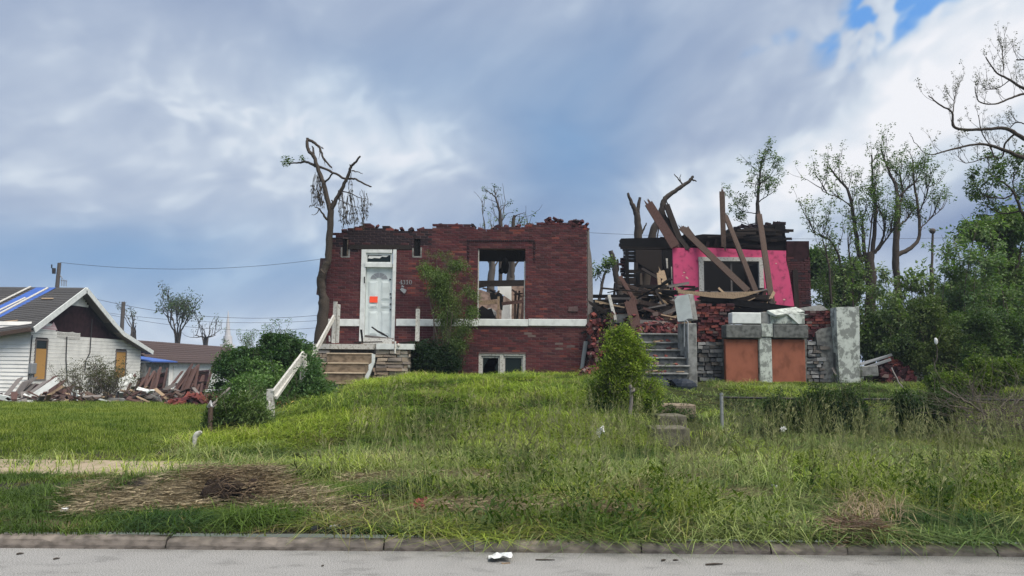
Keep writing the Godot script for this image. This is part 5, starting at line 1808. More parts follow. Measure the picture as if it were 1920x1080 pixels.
func leaf_turn() -> Basis: return Basis.from_euler(Vector3(rf(-.5, .5), 0, rf(-.5, .5))) * Basis(Vector3.UP, rf(0, TAU))

func tip_leaves(tips: Array, per: int, rad: float, s0: float, s1: float, c: Color, c2: Color, keep := 1.0) -> Array:
	var xf := []
	var co := []
	for t in tips:
		if R.randf() > keep: continue
		for i in per:
			xf.append(Transform3D(leaf_turn() * rf(s0, s1), t[0] + rv(rad)))
			co.append(c.lerp(c2, R.randf()) * Color(1, 1, 1) * rf(.9, 1.5))
	return [xf, co]

func tree(called: String, label: String, base: Vector3, mb: MB, bark: Material, mesh: Mesh, lv: Array, group := "") -> Node3D:
	var t := thing(called, label, "tree", base, group)
	part(t, "trunk", mb, bark)
	if lv and lv[0].size(): many(t, "crown", mesh, M.leaf, lv[0], lv[1])
	return t

const G1 := Color(.06, .105, .035)
const G2 := Color(.12, .17, .06)
const G3 := Color(.04, .075, .032)

func trees() -> void:
	# dead broken tree at the left corner of the brick house
	var mb := MB.new()
	var tips := []
	var D := 20.75
	limb(mb, [596, 720, 600, 640, 606, 585, 607, 560], D, D, .17, .135, 9)
	limb(mb, [607, 562, 603, 535, 604, 520, 610, 500, 616, 484, 618, 440, 621, 394], D, D, .105, .085, 9)
	limb(mb, [603, 540, 601, 522, 606, 508], D, D - .1, .12, .09, 8)
	var a := limb(mb, [620, 398, 609, 353, 600, 326, 588, 293, 577, 278, 576.5, 259], D, D + .3, .07, .04, 7)
	var b := limb(mb, [621, 394, 638, 359, 650, 335, 658, 314, 664, 306, 675.6, 293], D, D - .3, .06, .025, 7)
	limb(mb, [657, 318, 656, 308], D - .2, D - .2, .03, .012, 5)
	var c := limb(mb, [590, 309, 618, 320, 647, 335, 665, 335, 680, 343, 696, 350], D + .2, D - .3, .04, .02, 6)
	var e := limb(mb, [578, 263, 590, 268, 600, 278, 606, 296, 622, 314], D + .3, D + .1, .045, .022, 6)
	limb(mb, [603, 277, 606, 279], D + .2, D + .2, .03, .01, 5)
	limb(mb, [588, 293, 587, 280, 585, 274], D + .2, D + .3, .04, .015, 5)
	var f := limb(mb, [592, 312, 574, 304, 560, 305, 540, 307], D + .2, D + .6, .045, .015, 6)
	limb(mb, [609, 341, 618, 333, 624, 324], D, D - .2, .03, .02, 5)
	limb(mb, [660, 320, 668, 322, 680, 326], D - .3, D - .4, .02, .008, 5)
	limb(mb, [614, 412, 605, 400, 598, 391, 590, 388], D, D - .2, .035, .01, 5)
	limb(mb, [621, 384, 624, 379, 622, 376], D, D, .03, .02, 5)
	limb(mb, [598, 391, 594, 400, 584, 403], D - .1, D - .2, .015, .006, 4)
	along(mb, e, .3, 7, .22, .01, 0, tips, -.1)
	along(mb, a, .5, 5, .18, .012, 0, tips, .1)
	tips = []
	var hang := []
	for k in 44:   # wilted shoots hanging down
		var s: Vector3 = at(rf(588, 600), rf(318, 335), D + rf(-.2, .3)) if k < 16 else b[5 + R.randi() % 14] if k < 21 else at(rf(632, 690), rf(352, 378), D + rf(-.4, .2))
		var q := s
		var pts := [q]
		var n := 7
		for i in n:
			q += Vector3(rf(-.03, .05), -rf(.07, .16), rf(-.03, .03))
			pts.append(q)
			if i > 1 and R.randf() < .62: hang.append([q + rv(.03), Vector3.DOWN])
		var rr := []
		for i in pts.size(): rr.append(.008)
		mb.tube(pts, rr, 3, false)
	limb(mb, [634, 358, 655, 362, 672, 370, 690, 374], D, D - .4, .018, .008, 4)
	limb(mb, [628, 370, 645, 380, 668, 388, 684, 392], D, D + .2, .014, .006, 4)
	var t := tree("broken_tree", "tall dead tree snapped into a fork at the left corner of the brick house", at(596, 720, D), mb, M.bark, L.dead, tip_leaves(hang, 1, .02, .5, .95, lin(.05, .042, .032), lin(.07, .05, .035)))
	var lf := []
	for k in 16: lf.append([at(rf(533, 548), rf(296, 310), D + .6), Vector3.UP])
	for k in 5: lf.append([at(rf(562, 573), rf(295, 302), D + .4), Vector3.UP])
	var lv := tip_leaves(lf, 1, .03, .5, .9, G1, G2)
	many(t, "leaf_tuft", L.bud, M.leaf, lv[0], lv[1])

	# small tree behind the brick house
	mb = MB.new(); tips = []
	D = 32.0
	a = limb(mb, [938, 560, 938, 417, 937.5, 400, 934, 386, 929, 369], D, D, .09, .035, 6)
	b = limb(mb, [929, 370, 922, 363, 913, 358, 908, 354], D, D, .03, .012, 5); tips.append([b[-1], Vector3.UP]); tips.append([b[8], Vector3.UP]); tips.append([b[-4], Vector3.UP])
	b = limb(mb, [929, 370, 928, 360, 927, 352, 924, 348], D, D, .025, .01, 5); tips.append([b[-1], Vector3.UP]); tips.append([b[5], Vector3.UP])
	for q in [[930, 371, 934, 366, 937, 364], [932, 380, 925, 377, 915, 373, 911, 370], [936, 390, 943, 385, 950, 384], [937, 396, 945, 388, 958, 377], [937, 413, 930, 408, 925, 400, 921, 395], [941, 414, 948, 404, 952, 400, 964, 398], [936, 390, 930, 388, 925, 386], [929, 365, 933, 357, 935, 352]]:
		b = limb(mb, q, D, D + rf(-.4, .4), .016, .007, 4); tips.append([b[-1], Vector3.UP])
	a = limb(mb, [959, 520, 962, 420, 966, 404], D - 1, D - 1, .08, .06, 6)
	limb(mb, [966, 405, 975, 401, 985, 399], D - 1, D - 1, .02, .01, 4)
	limb(mb, [966, 404, 978, 407, 994, 404, 1005, 397, 1014, 389, 1016, 383], D - 1, D - 1.2, .012, .006, 4)
	tree("sapling", "thin sparse tree showing over the middle of the brick house", at(938, 690, D), mb, M.bark, L.bud, tip_leaves(tips, 2, .08, .6, 1.0, G3, G1))

	# snags behind the burned house
	mb = MB.new()
	D = 27.0
	limb(mb, [1197, 600, 1197, 450, 1196, 420, 1194, 402, 1188, 388, 1182, 374, 1176.5, 362], D, D, .17, .04, 7)
	limb(mb, [1195, 405, 1197, 388, 1200, 370], D, D, .08, .05, 6)
	limb(mb, [1201, 440, 1207, 430, 1212, 418], D, D, .05, .02, 5)
	tree("tree_snag", "forked dead snag standing behind the charred left room", at(1197, 690, D), mb, M.bark, null, [], "dead snags behind the burned house")
	mb = MB.new()
	limb(mb, [1200, 620, 1222, 450, 1232, 420, 1240, 398, 1244, 380, 1250, 370, 1270, 355, 1290, 342, 1300, 331], D, D, .16, .05, 7)
	limb(mb, [1296, 337, 1302, 338, 1306, 340], D, D, .04, .015, 5)
	limb(mb, [1282, 347, 1272, 336, 1264, 326], D, D, .035, .012, 5)
	limb(mb, [1276, 340, 1275, 332, 1277, 327], D, D, .02, .008, 5)
	limb(mb, [1230, 455, 1236, 420, 1232, 415], D, D, .03, .01, 5)
	tree("tree_snag", "bent dead snag reaching right over the burned house", at(1210, 690, D), mb, M.bark, null, [], "dead snags behind the burned house")
	mb = MB.new(); tips = []
	D = 24.0
	limb(mb, [1172, 620, 1163, 552, 1156, 520, 1152, 495, 1145, 470], D, D, .13, .07, 7)
	limb(mb, [1155, 520, 1158, 500, 1157, 487], D, D, .07, .03, 6)
	limb(mb, [1140, 600, 1150, 560, 1153, 530], D, D - .5, .06, .03, 6)
	b = limb(mb, [1120, 610, 1124, 560, 1132, 520, 1138, 507], D - .5, D - .5, .07, .03, 6)
	along(mb, b, .5, 5, .35, .012, 1, tips)
	tree("broken_stump", "splintered trunk leaning between the brick house and the burned house", at(1160, 690, D), mb, M.dead_bark, L.bud, tip_leaves(tips, 2, .1, .7, 1.2, G1, G2))

	# slender leafy tree behind the pink wall
	mb = MB.new(); tips = []
	D = 34.0
	a = limb(mb, [1418, 600, 1420, 426, 1421, 374, 1425, 330, 1428, 300], D, D, .12, .025, 7)
	along(mb, a, .5, 15, .7, .022, 1, tips, .05, .8)
	for q in [[1421, 400, 1400, 398, 1388, 393, 1373, 376], [1420, 418, 1400, 420, 1380, 412], [1421, 380, 1440, 366, 1458, 355], [1423, 345, 1440, 335, 1450, 320]]:
		b = limb(mb, q, D, D + rf(-.8, .8), .025, .01, 4)
		along(mb, b, .3, 4, .6, .012, 1, tips, .4)
	tree("leafy_tree", "slender young leafy tree rising behind the pink wall", at(1418, 690, D), mb, M.bark, L.bud, tip_leaves(tips, 2, .16, .8, 1.3, G1, G2, .85))

	# many-stemmed tree at the right of the ruin
	mb = MB.new(); tips = []
	D = 26.0
	limb(mb, [1630, 740, 1632, 600, 1633, 530, 1631, 500, 1626, 474], D, D, .19, .15, 9)
	var st := [[[1617, 490, 1610, 470, 1603, 425, 1598, 388, 1590, 358, 1572, 335, 1551, 311], .09], [[1622, 490, 1619, 440, 1616, 406], .08], [[1634, 490, 1640, 430, 1642, 388, 1636, 344, 1634, 290], .085], [[1640, 475, 1655, 447, 1658, 420, 1645, 388], .06], [[1612, 480, 1600, 400, 1580, 375, 1545, 360, 1540, 352], .03], [[1627, 480, 1634, 420, 1640, 380, 1640, 330], .03], [[1645, 470, 1668, 440, 1672, 430], .04]]
	for q in st:
		b = limb(mb, q[0], D, D + rf(-1.0, 1.0), q[1], q[1] * .28, 6)
		along(mb, b, .3, 10, .7, .016, 1, tips, .5, .6)
	limb(mb, [1686, 740, 1684, 560, 1679, 492, 1681, 430, 1684, 385], D + 1, D + 1, .13, .1, 9)
	for q in [[[1683, 390, 1680, 350, 1670, 329, 1652, 282], .08], [[1684, 390, 1692, 360, 1686, 320], .06], [[1681, 478, 1708, 465, 1724, 441, 1721, 388, 1714, 344, 1711, 299], .085], [[1685, 370, 1702, 352, 1717, 341, 1728, 322], .05], [[1683, 425, 1700, 412, 1702, 405], .04], [[1722, 400, 1735, 372, 1744, 340], .03], [[1723, 430, 1745, 410, 1765, 392], .025]]:
		b = limb(mb, q[0], D + 1, D + 1 + rf(-1.0, 1.0), q[1], q[1] * .3, 6)
		along(mb, b, .35, 10, .7, .016, 1, tips, .5, .6)
	b = limb(mb, [1590, 620, 1578, 507, 1563, 459, 1540, 442, 1527, 436, 1515, 406], D - 1, D - 1, .05, .012, 5)
	along(mb, b, .3, 9, .8, .016, 1, tips, .5)
	b = limb(mb, [1560, 640, 1556, 520, 1548, 470, 1540, 440], D - 1.5, D - 1, .05, .012, 5)
	along(mb, b, .2, 10, .8, .016, 1, tips, .5)
	b = limb(mb, [1600, 600, 1598, 520, 1590, 450], D - 1.5, D - 1, .04, .012, 5)
	along(mb, b, .2, 10, .8, .016, 1, tips, .5)
	tree("many_stemmed_tree", "tall many stemmed tree with sparse new leaves right of the burned house", at(1640, 740, D), mb, M.bark, L.bud, tip_leaves(tips, 2, .14, .5, 1.0, G1, G2, .8))
	mb = MB.new()
	limb(mb, [1743, 640, 1746, 545, 1747, 500, 1749, 436], 26, 26, .06, .035, 6, .008)
	limb(mb, [1746, 560, 1747, 510, 1745, 500], 26, 26, .085, .05, 6)
	mb.lump(at(1749, 433, 26), Vector3(.11, .1, .1), N1, 60, .5)
	single("dead_sapling", "bare straight dead stem with a knob top among the right trees", "tree", mb, M.dead_bark)

	# nearly bare tree reaching in from the right
	mb = MB.new(); tips = []
	D = 16.0
	limb(mb, [2090, 860, 2080, 600, 2060, 420, 2040, 330], D, D, .26, .16, 9)
	limb(mb, [2060, 420, 2050, 250, 2040, 100, 2050, -20], D, D, .15, .07, 8)
	for q in [[[2042, 335, 1980, 312, 1920, 296, 1881, 281, 1840, 270, 1785, 280, 1747, 291], .06, .011], [[2045, 320, 1975, 290, 1920, 260, 1886, 241, 1840, 243, 1798, 242, 1786, 232, 1785, 211, 1760, 195, 1741, 179], .055, .01], [[2045, 200, 1975, 185, 1920, 166, 1892, 149, 1868, 136, 1848, 107], .045, .01], [[2045, 190, 1970, 170, 1920, 176, 1892, 185, 1866, 195, 1835, 190, 1828, 162], .035, .008], [[1902, 252, 1884, 270, 1880, 293, 1866, 294, 1855, 273, 1840, 245, 1835, 216], .022, .008], [[1866, 294, 1847, 296, 1811, 306, 1796, 292], .014, .006], [[2045, 100, 1990, 95, 1940, 110, 1905, 112], .035, .014], [[1893, 150, 1880, 160, 1866, 167, 1845, 168], .012, .006], [[1882, 130, 1880, 108, 1880, 86], .012, .006], [[1787, 215, 1789, 190, 1793, 162], .013, .006], [[1920, 232, 1905, 230, 1893, 240], .014, .01]]:
		b = limb(mb, q[0], D, D + rf(-.6, .6), q[1], q[2], 6, .006)
		if q[1] < .07: along(mb, b, .3, 8, .36, .006, 1, tips, .6, .6)
	limb(mb, [1747, 291, 1730, 284, 1712, 262, 1705, 248], D, D, .011, .006, 4)
	tree("bare_tree", "nearly bare tree reaching its budding branches in from the right edge", at(2090, 860, D), mb, M.bark, L.bud, tip_leaves(tips, 1, .03, .22, .45, lin(.07, .07, .055), lin(.09, .09, .06), .8))
	# second sparse crown right, under the bare branches
	mb = MB.new(); tips = []
	D = 19.0
	for q in [[[1960, 640, 1930, 430, 1912, 390, 1896, 355, 1870, 335, 1845, 320], .05], [[1935, 440, 1945, 380, 1935, 330], .04], [[1900, 362, 1880, 372, 1845, 366, 1825, 340], .025], [[1915, 395, 1880, 400, 1850, 385], .025], [[1925, 420, 1900, 350, 1908, 315], .02]]:
		b = limb(mb, q[0], D, D + rf(-.6, .6), q[1], .01, 5)
		along(mb, b, .35, 7, .5, .01, 1, tips, .3, .8)
	tree("leafing_tree", "thin leafing tree at the right edge below the bare branches", at(1960, 740, D), mb, M.bark, L.bud, tip_leaves(tips, 2, .09, .6, 1.05, G3, G2, .95))

	# far small trees at the left
	for q in [["sprouting_tree", "small sprouting tree far off above the brown garage roof", 333, 640, 585, 44, 72.0, 16, .9], ["sprouting_tree", "dark bare bushy tree far off at the end of the brown roof", 385, 645, 622, 36, 85.0, 6, .3], ["sprouting_tree", "broken stub of a tree far off between pole and brown roof", 250, 640, 604, 10, 80.0, 3, .5]]:
		mb = MB.new(); tips = []
		D = q[6]
		for k in 5:
			b = limb(mb, [q[2] + (k - 2) * 1.5, q[3] + 60, q[2] + (k - 2) * 2, q[3] - 6, q[2] + (k - 2) * q[5] * .16, lerpf(q[3], q[4], .6), q[2] + (k - 2) * q[5] * .24 + rf(-3, 3), q[4] + absf(k - 2) * 3.0], D, D + rf(-2, 2), .11, .04, 5, .05)
			along(mb, b, .6, q[7] / 3, 1.6, .05, 1, tips, .5, .7)
		tree(q[0], q[1], at(q[2], q[3] + 60, D), mb, M.bark, L.leafy, tip_leaves(tips, 1, .2, 1.5, 2.6, lin(.05, .06, .035), G1, q[8]), "far trees above the brown roof")
	# bare trees seen through the big window
	for q in [["bare tree seen through the big window, at its left", 921, 18, 40.0], ["bare tree seen through the big window, at its right", 957, 30, 36.0]]:
		mb = MB.new(); tips = []
		D = q[3]
		a = limb(mb, [q[1], 660, q[1] - 1, 540, q[1] + 2, 500, q[1] - 3, 470], D, D, .24, .14, 6)
		along(mb, a, .5, 8, 1.6, .05, 2, tips, .6, .7)
		tree("bare_tree", q[0], at(q[1], 690, D), mb, M.dead_bark, L.bud, tip_leaves(tips, 1, .1, .8, 1.3, G1, G2, .3), "bare trees behind the brick house")

	# dense leafy trees and scrub at the right: [label, centre px, centre py, d, half width px, half height px, sprigs, mesh, scale, c0, c1, name]
	for q in [["dense dark green tree at the right edge behind the scrub", [[1865, 490, 70, 76], [1915, 460, 60, 70], [1820, 530, 46, 46], [1900, 570, 80, 60], [1835, 445, 34, 34], [1885, 420, 30, 30]], 23.0, 2000, L.leafy, .9, G1, G2],
			["pale green leafy tree behind the tall pillar", [[1560, 560, 40, 70], [1530, 500, 22, 40], [1600, 540, 36, 60], [1575, 620, 50, 40]], 29.0, 1100, L.leafy, 1.0, G1, G2],
			["mid green bushy tree behind the brick rubble", [[1680, 610, 60, 60], [1650, 640, 50, 40], [1720, 560, 44, 50], [1735, 600, 40, 70]], 24.0, 900, L.leafy, .9, G1, G2],
			["thin leafy tree between dead stem and dense tree", [[1790, 500, 30, 40], [1800, 560, 44, 40], [1775, 590, 40, 30]], 25.0, 700, L.small, 1.2, G1, G2]]:
		mb = MB.new(); tips = []
		D = q[2]
		var xf := []
		var co := []
		var p0: Array = q[1][0]
		var base := at(p0[0], 735, D)
		base.y = gh(base.x, D)
		for c2 in q[1]:
			var ce := at(c2[0], c2[1], D + rf(-.8, .8))
			var pts := smooth_path([base + rv(.15) * Vector3(1, 0, 1), base.lerp(ce, .5) + rv(.2), ce + rv(.1)], 5, .03)
			var rr := []
			for i in pts.size(): rr.append(lerpf(.12, .03, i / float(pts.size() - 1)))
			mb.tube(pts, rr, 6)
			along(mb, pts, .5, 6, 1.0, .02, 1, tips)
			cloud(ce, Vector3(c2[2] / 1444.0 * D, c2[3] / 1444.0 * D, c2[2] / 1444.0 * D * .8), int(1.7 * q[3] / float(q[1].size())), q[5] * 1.35, q[6], q[7], xf, co, .1)
		tree("leafy_tree", q[0], base, mb, M.bark, q[4], [xf, co], "leafy trees at the right")

# leaf sprigs filling an ellipsoid unevenly
func cloud(ce: Vector3, rad: Vector3, n: int, sc: float, c: Color, c2: Color, xf: Array, co: Array, thr := .0, fr := 26.0) -> void:
	var made := 0
	var tries := 0
	while made < n and tries < n * 6:
		tries += 1
		var d := rv(1.0)
		if d.length() > 1.0 or d.length() < .01: continue
		d = d.normalized()
		var reach := .72 + 1.1 * N1.get_noise_3dv(d * 55.0 + ce * 13.0)   # lobed, uneven outline
		d *= pow(R.randf(), .42) * clampf(reach, .35, 1.45)
		var p := ce + d * rad
		var g := N1.get_noise_3dv(p * fr)
		if g < thr - .1: continue
		xf.append(Transform3D(leaf_turn() * (sc * rf(.7, 1.25)), p))
		var k := clampf(.5 + N2.get_noise_3dv(p * 20.0 + Vector3(50, 0, 0)) * 1.4 + rf(-.25, .25), 0, 1)
		co.append(c.lerp(c2, k) * Color(1, 1, 1) * rf(1.0, 1.6))
		made += 1

func shoot(mb: MB, a: Vector3, b: Vector3, r: float, xf: Array, co: Array, sc: float, c: Color, c2: Color, n: int) -> void:
	var l := a.distance_to(b)
	var pts := smooth_path([a, a.lerp(b, .5) + rv(l * .12), b], 4)
	var rr := []
	for i in pts.size(): rr.append(r * (1.0 - .7 * i / pts.size()))
	mb.tube(pts, rr, 4, false)
	for i in n:
		var p: Vector3 = pts[mini(int(pow(R.randf(), .7) * pts.size()), pts.size() - 1)] + rv(l * .05)
		xf.append(Transform3D(leaf_turn() * (sc * rf(.6, 1.1)), p))
		co.append(c.lerp(c2, R.randf()) * Color(1, 1, 1) * rf(1.0, 1.6))

# a thicket of thin leafy saplings between photo columns x0..x1, tops between y0..y1
func thicket(label: String, x0: float, x1: float, y0: float, y1: float, d0: float, d1: float, n: int, mesh: Mesh, sc: float, c: Color, c2: Color) -> void:
	var mb := MB.new()
	var xf := []
	var co := []
	for i in n:
		var d := rf(d0, d1)
		var px := rf(x0, x1)
		var b := at(px, 700, d)
		b.y = gh(b.x, d)
		var t := at(px + rf(-26, 26), rf(y0, y1), d)
		shoot(mb, b, t, .02, xf, co, sc, c, c2, 10)
		for k in 9:
			var s := b.lerp(t, rf(.25, .95)) + rv(.06)
			shoot(mb, s, s + Vector3(rf(-.5, .5), rf(.1, .5), rf(-.4, .4)) * rf(.6, 1.3), .007, xf, co, sc, c, c2, 8)
	var base := at((x0 + x1) * .5, 700, (d0 + d1) * .5)
	base.y = gh(base.x, -base.z)
	var o := thing("thicket", label, "thicket", base, "thickets at the right")
	part(o, "stem", mb, M.twig, "", "stuff")
	many(o, "foliage", mesh, M.leaf, xf, co)

func bush(called: String, label: String, category: String, balls: Array, d: float, mesh: Mesh, sc: float, c: Color, c2: Color, stems := 5, thr := .0, group := "") -> Node3D:
	var p0 = balls[0]
	var low := -1e9
	for q in balls: low = maxf(low, q[1] + q[3])
	var base := at(p0[0], low, d)
	base.y = gh(base.x, d)
	var t := thing(called, label, category, base, group)
	var xf := []
	var co := []
	var mb := MB.new()
	for q in balls:
		var dd: float = d + (q[5] if q.size() > 5 else rf(-.15, .15))
		var ce := at(q[0], q[1], dd)
		cloud(ce, Vector3(q[2] / 1444.0 * d, q[3] / 1444.0 * d, minf(q[2], q[3] * 1.4) / 1444.0 * d * .9), int(q[4] * 1.6), sc * 1.2, c, c2, xf, co, thr, 40.0)
		for i in stems:
			var e := ce + rv(1.0) * Vector3(q[2], q[3], q[2]) / 1444.0 * d * .7
			var b := base + Vector3(rf(-.2, .2), -.05, rf(-.1, .1))
			var m := b.lerp(e, .5) + rv(.08)
			mb.tube(smooth_path([b, m, e], 4), [.018, .017, .016, .015, .014, .012, .01, .008, .005], 4, false)
		# stray shoots that leave the mass
		for i in int(3 + q[2] / 7.0):
			var dir := (rv(1.0) + Vector3(0, .5, 0)).normalized()
			var s := ce + dir * Vector3(q[2], q[3], q[2]) / 1444.0 * d * .6
			shoot(mb, s, s + (dir + Vector3(0, .6, 0) + rv(.4)) * rf(.07, .2) * (1.0 + q[3] / 60.0), .006, xf, co, sc * .75, c, c2, 5)
	if mb.v.size(): part(t, "stem", mb, M.twig, "", "stuff")
	many(t, "foliage", mesh, M.leaf, xf, co)
	return t

func shrubs() -> void:
	bush("large_shrub", "large dark green shrub crowding the left side of the front steps", "shrub", [[500, 695, 60, 44, 520], [540, 672, 44, 34, 320], [452, 695, 40, 42, 300], [480, 668, 36, 30, 200], [520, 735, 66, 46, 480, -.8], [572, 740, 44, 46, 420, -1.4], [592, 765, 32, 40, 260, -1.8], [550, 780, 50, 40, 360, -1.9], [470, 735, 46, 44, 300, -.6], [505, 645, 12, 22, 40], [456, 650, 14, 20, 40], [528, 648, 18, 18, 46], [432, 682, 22, 28, 90], [560, 700, 40, 36, 240, -.6], [425, 725, 30, 34, 140], [410, 700, 10, 18, 24], [566, 664, 20, 22, 60]], 17.6, L.small, .85, lin(.04, .085, .032), lin(.11, .19, .06), 3, .05)
	bush("slim_shrub", "tall feathery green shrub growing up the brick wall beside the window", "shrub", [[830, 520, 34, 28, 90], [803, 506, 22, 16, 40], [850, 498, 28, 12, 38], [821, 478, 7, 20, 20], [836, 560, 34, 30, 90], [846, 600, 36, 30, 110], [850, 645, 32, 34, 120], [882, 575, 18, 42, 70], [866, 610, 22, 24, 40], [820, 545, 22, 20, 36]], 20.2, L.fine, .66, lin(.05, .08, .028), lin(.11, .16, .05), 1, .0)
	bush("dark_vine", "low dark ivy bush at the foot of the brick wall", "bush", [[800, 672, 34, 30, 420], [835, 680, 28, 26, 260], [785, 690, 22, 20, 160], [850, 690, 22, 20, 130]], 20.1, L.small, .75, lin(.012, .028, .013), lin(.025, .055, .02), 0)
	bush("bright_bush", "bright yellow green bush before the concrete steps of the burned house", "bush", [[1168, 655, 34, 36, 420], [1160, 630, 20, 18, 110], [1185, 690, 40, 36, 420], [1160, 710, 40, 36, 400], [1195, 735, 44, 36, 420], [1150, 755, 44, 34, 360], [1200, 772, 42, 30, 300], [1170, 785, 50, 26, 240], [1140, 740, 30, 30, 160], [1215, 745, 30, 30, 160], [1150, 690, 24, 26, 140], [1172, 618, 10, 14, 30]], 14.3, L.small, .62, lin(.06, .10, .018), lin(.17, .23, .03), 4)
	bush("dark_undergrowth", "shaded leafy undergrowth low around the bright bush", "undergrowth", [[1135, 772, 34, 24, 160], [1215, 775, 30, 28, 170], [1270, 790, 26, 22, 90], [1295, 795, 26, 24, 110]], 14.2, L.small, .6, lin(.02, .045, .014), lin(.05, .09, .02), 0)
	var mb := MB.new()
	limb(mb, [1176, 812, 1182, 770, 1184, 735, 1181, 722], 13.7, 13.7, .035, .03, 7, .006)
	limb(mb, [1184, 780, 1190, 776, 1192, 790], 13.7, 13.65, .012, .008, 5)
	limb(mb, [1186, 735, 1186, 728], 13.65, 13.65, .05, .03, 6)
	single("dead_sapling", "pale grey dead sapling standing in front of the bright bush", "sapling", mb, M.grey_wood)
	bush("weed_clump", "tall weeds with small white flowers below the handrail post", "weeds", [[450, 795, 54, 44, 460], [484, 838, 50, 26, 300], [430, 830, 48, 34, 320], [525, 842, 36, 24, 200], [472, 765, 24, 30, 130, 1.4], [408, 800, 26, 50, 200], [440, 765, 34, 26, 160]], 13.5, L.weed, .8, lin(.045, .08, .026), lin(.12, .17, .06), 5, .08)
	var lf := []
	for i in 60: lf.append([at(rf(425, 505), rf(735, 830), 13.8 + rf(-.3, .2)), Vector3.UP])
	var lv := tip_leaves(lf, 1, .02, .8, 1.5, lin(.7, .72, .62), lin(.8, .8, .72))
	tag(many(self, "white_blossoms", L.flower, M.dry, lv[0], lv[1]), "scattered small white blossoms on the weeds below the handrail", "blossoms")
	var dl := []
	for i in 26: dl.append([at(rf(515, 545), rf(765, 792), 15.6 + rf(-.1, .1)), Vector3.UP])
	lv = tip_leaves(dl, 1, .03, .5, .8, lin(.33, .17, .06), lin(.4, .24, .1))
	tag(many(self, "dry_branch", L.leafy, M.dry, lv[0], lv[1]), "orange brown withered leaves on the dark shrub", "leaves")
	# dead brush by the white house
	mb = MB.new()
	var tips := []
	var b0 := at(182, 764, 25.0)
	for i in 60:
		twigs(mb, b0 + Vector3(rf(-.6, .6), 0, rf(-.3, .3)), Vector3(rf(-.9, .9), 1.0, rf(-.5, .5)), rf(.5, .95), .014, 2, tips, .15, .7)
	var t := thing("dead_brush", "uprooted grey dead brush in front of the white house wall", "brush", b0)
	part(t, "branch", mb, M.twig, "", "stuff")
	lv = tip_leaves(tips, 1, .08, .5, 1.0, lin(.05, .055, .035), lin(.11, .11, .045), .55)
	many(t, "foliage", L.small, M.leaf, lv[0], lv[1])
	# scrub along the right side
	bush("scrub", "tall olive scrub bush right of the brick rubble", "shrub", [[1760, 640, 60, 60, 700], [1715, 670, 44, 50, 420], [1790, 690, 50, 40, 420], [1690, 640, 34, 34, 180], [1740, 590, 40, 30, 200]], 20.6, L.small, .95, lin(.055, .09, .034), lin(.135, .175, .06), 6, .04, "scrub at the right")
	bush("scrub", "dark scrub filling the right edge under the dense tree", "shrub", [[1890, 640, 60, 60, 700], [1850, 670, 46, 40, 420], [1920, 690, 50, 50, 420], [1830, 620, 40, 40, 260]], 19.0, L.small, .9, lin(.04, .075, .03), lin(.10, .15, .05), 6, .02, "scrub at the right")
	bush("scrub", "bright leafy scrub low in front of the dark scrub", "shrub", [[1850, 715, 46, 26, 300], [1885, 700, 30, 24, 180], [1800, 725, 40, 20, 200], [1760, 720, 30, 16, 110], [1830, 690, 16, 20, 60]], 16.6, L.small, .75, lin(.06, .10, .02), lin(.14, .19, .04), 3, .0, "scrub at the right")
	thicket("pale green thicket of saplings behind the tall pillar", 1520, 1680, 440, 600, 24.0, 27.0, 19, L.bud, 1.2, lin(.08, .125, .055), lin(.17, .225, .10))
	thicket("open thicket of saplings between the pillar and the dense tree", 1660, 1800, 500, 600, 22.0, 24.0, 15, L.bud, 1.2, lin(.08, .125, .055), lin(.18, .235, .10))
	thicket("airy saplings rising over the dark scrub at the right edge", 1780, 1930, 400, 560, 20.0, 22.0, 16, L.bud, 1.15, lin(.07, .12, .06), lin(.16, .22, .095))
	bush("fence_vines", "dark leafy vines smothering the wire fence", "vines", [[1540, 775, 56, 36, 700, -.1], [1620, 772, 64, 34, 700, -.1], [1490, 785, 36, 32, 260, -.1], [1690, 772, 50, 34, 460, -.1], [1580, 756, 70, 20, 360, -.1], [1760, 770, 50, 36, 380, -.1], [1450, 768, 24, 26, 80, -.1]], 14.15, L.small, .62, lin(.016, .036, .014), lin(.055, .085, .024), 0)
	mb = MB.new()
	tips = []
	var p0 := at(1870, 812, 13.4)
	for i in 150:
		twigs(mb, p0 + Vector3(rf(-.7, .9), rf(-.1, .35), rf(-.4, .5)), Vector3(rf(-1, 1), rf(.0, .8), rf(-.4, .4)), rf(.35, .8), .008, 1, tips, -.05, .8)
	for q in [[1765, 728, 1840, 770, 1890, 800], [1800, 745, 1850, 780, 1870, 815], [1830, 795, 1880, 770, 1925, 740], [1780, 760, 1850, 770, 1930, 760], [1920, 800, 1870, 760, 1820, 752]]:
		limb(mb, q, 13.2, 13.3, .013, .007, 5, .01)
	single("brush_heap", "tangled heap of bare grey brown twigs at the right edge", "brush", mb, M.twig, "", "stuff")
	mb = MB.new()
	limb(mb, [1672, 690, 1684, 715, 1697, 735, 1705, 748], 17.5, 16.5, .018, .01, 5)
	limb(mb, [1697, 735, 1708, 738, 1714, 746], 16.6, 16.4, .01, .006, 4)
	single("bare_stick", "thin bare stick leaning from the rubble beside the pillar", "stick", mb, M.grey_wood)
	mb = MB.new()
	limb(mb, [1757, 710, 1752, 690, 1757, 665, 1757, 645, 1764, 628], 18.6, 18.4, .016, .006, 5)
	single("bare_stick", "thin curved stem holding the white scrap in the olive scrub", "stick", mb, M.twig)
	mb = MB.new()
	mb.lump(at(1755, 640, 18.4), Vector3(.05, .08, .03), N1, 150, .6)
	single("plastic_scrap", "small white plastic scrap caught high in the olive scrub", "scrap", mb, M.plastic)

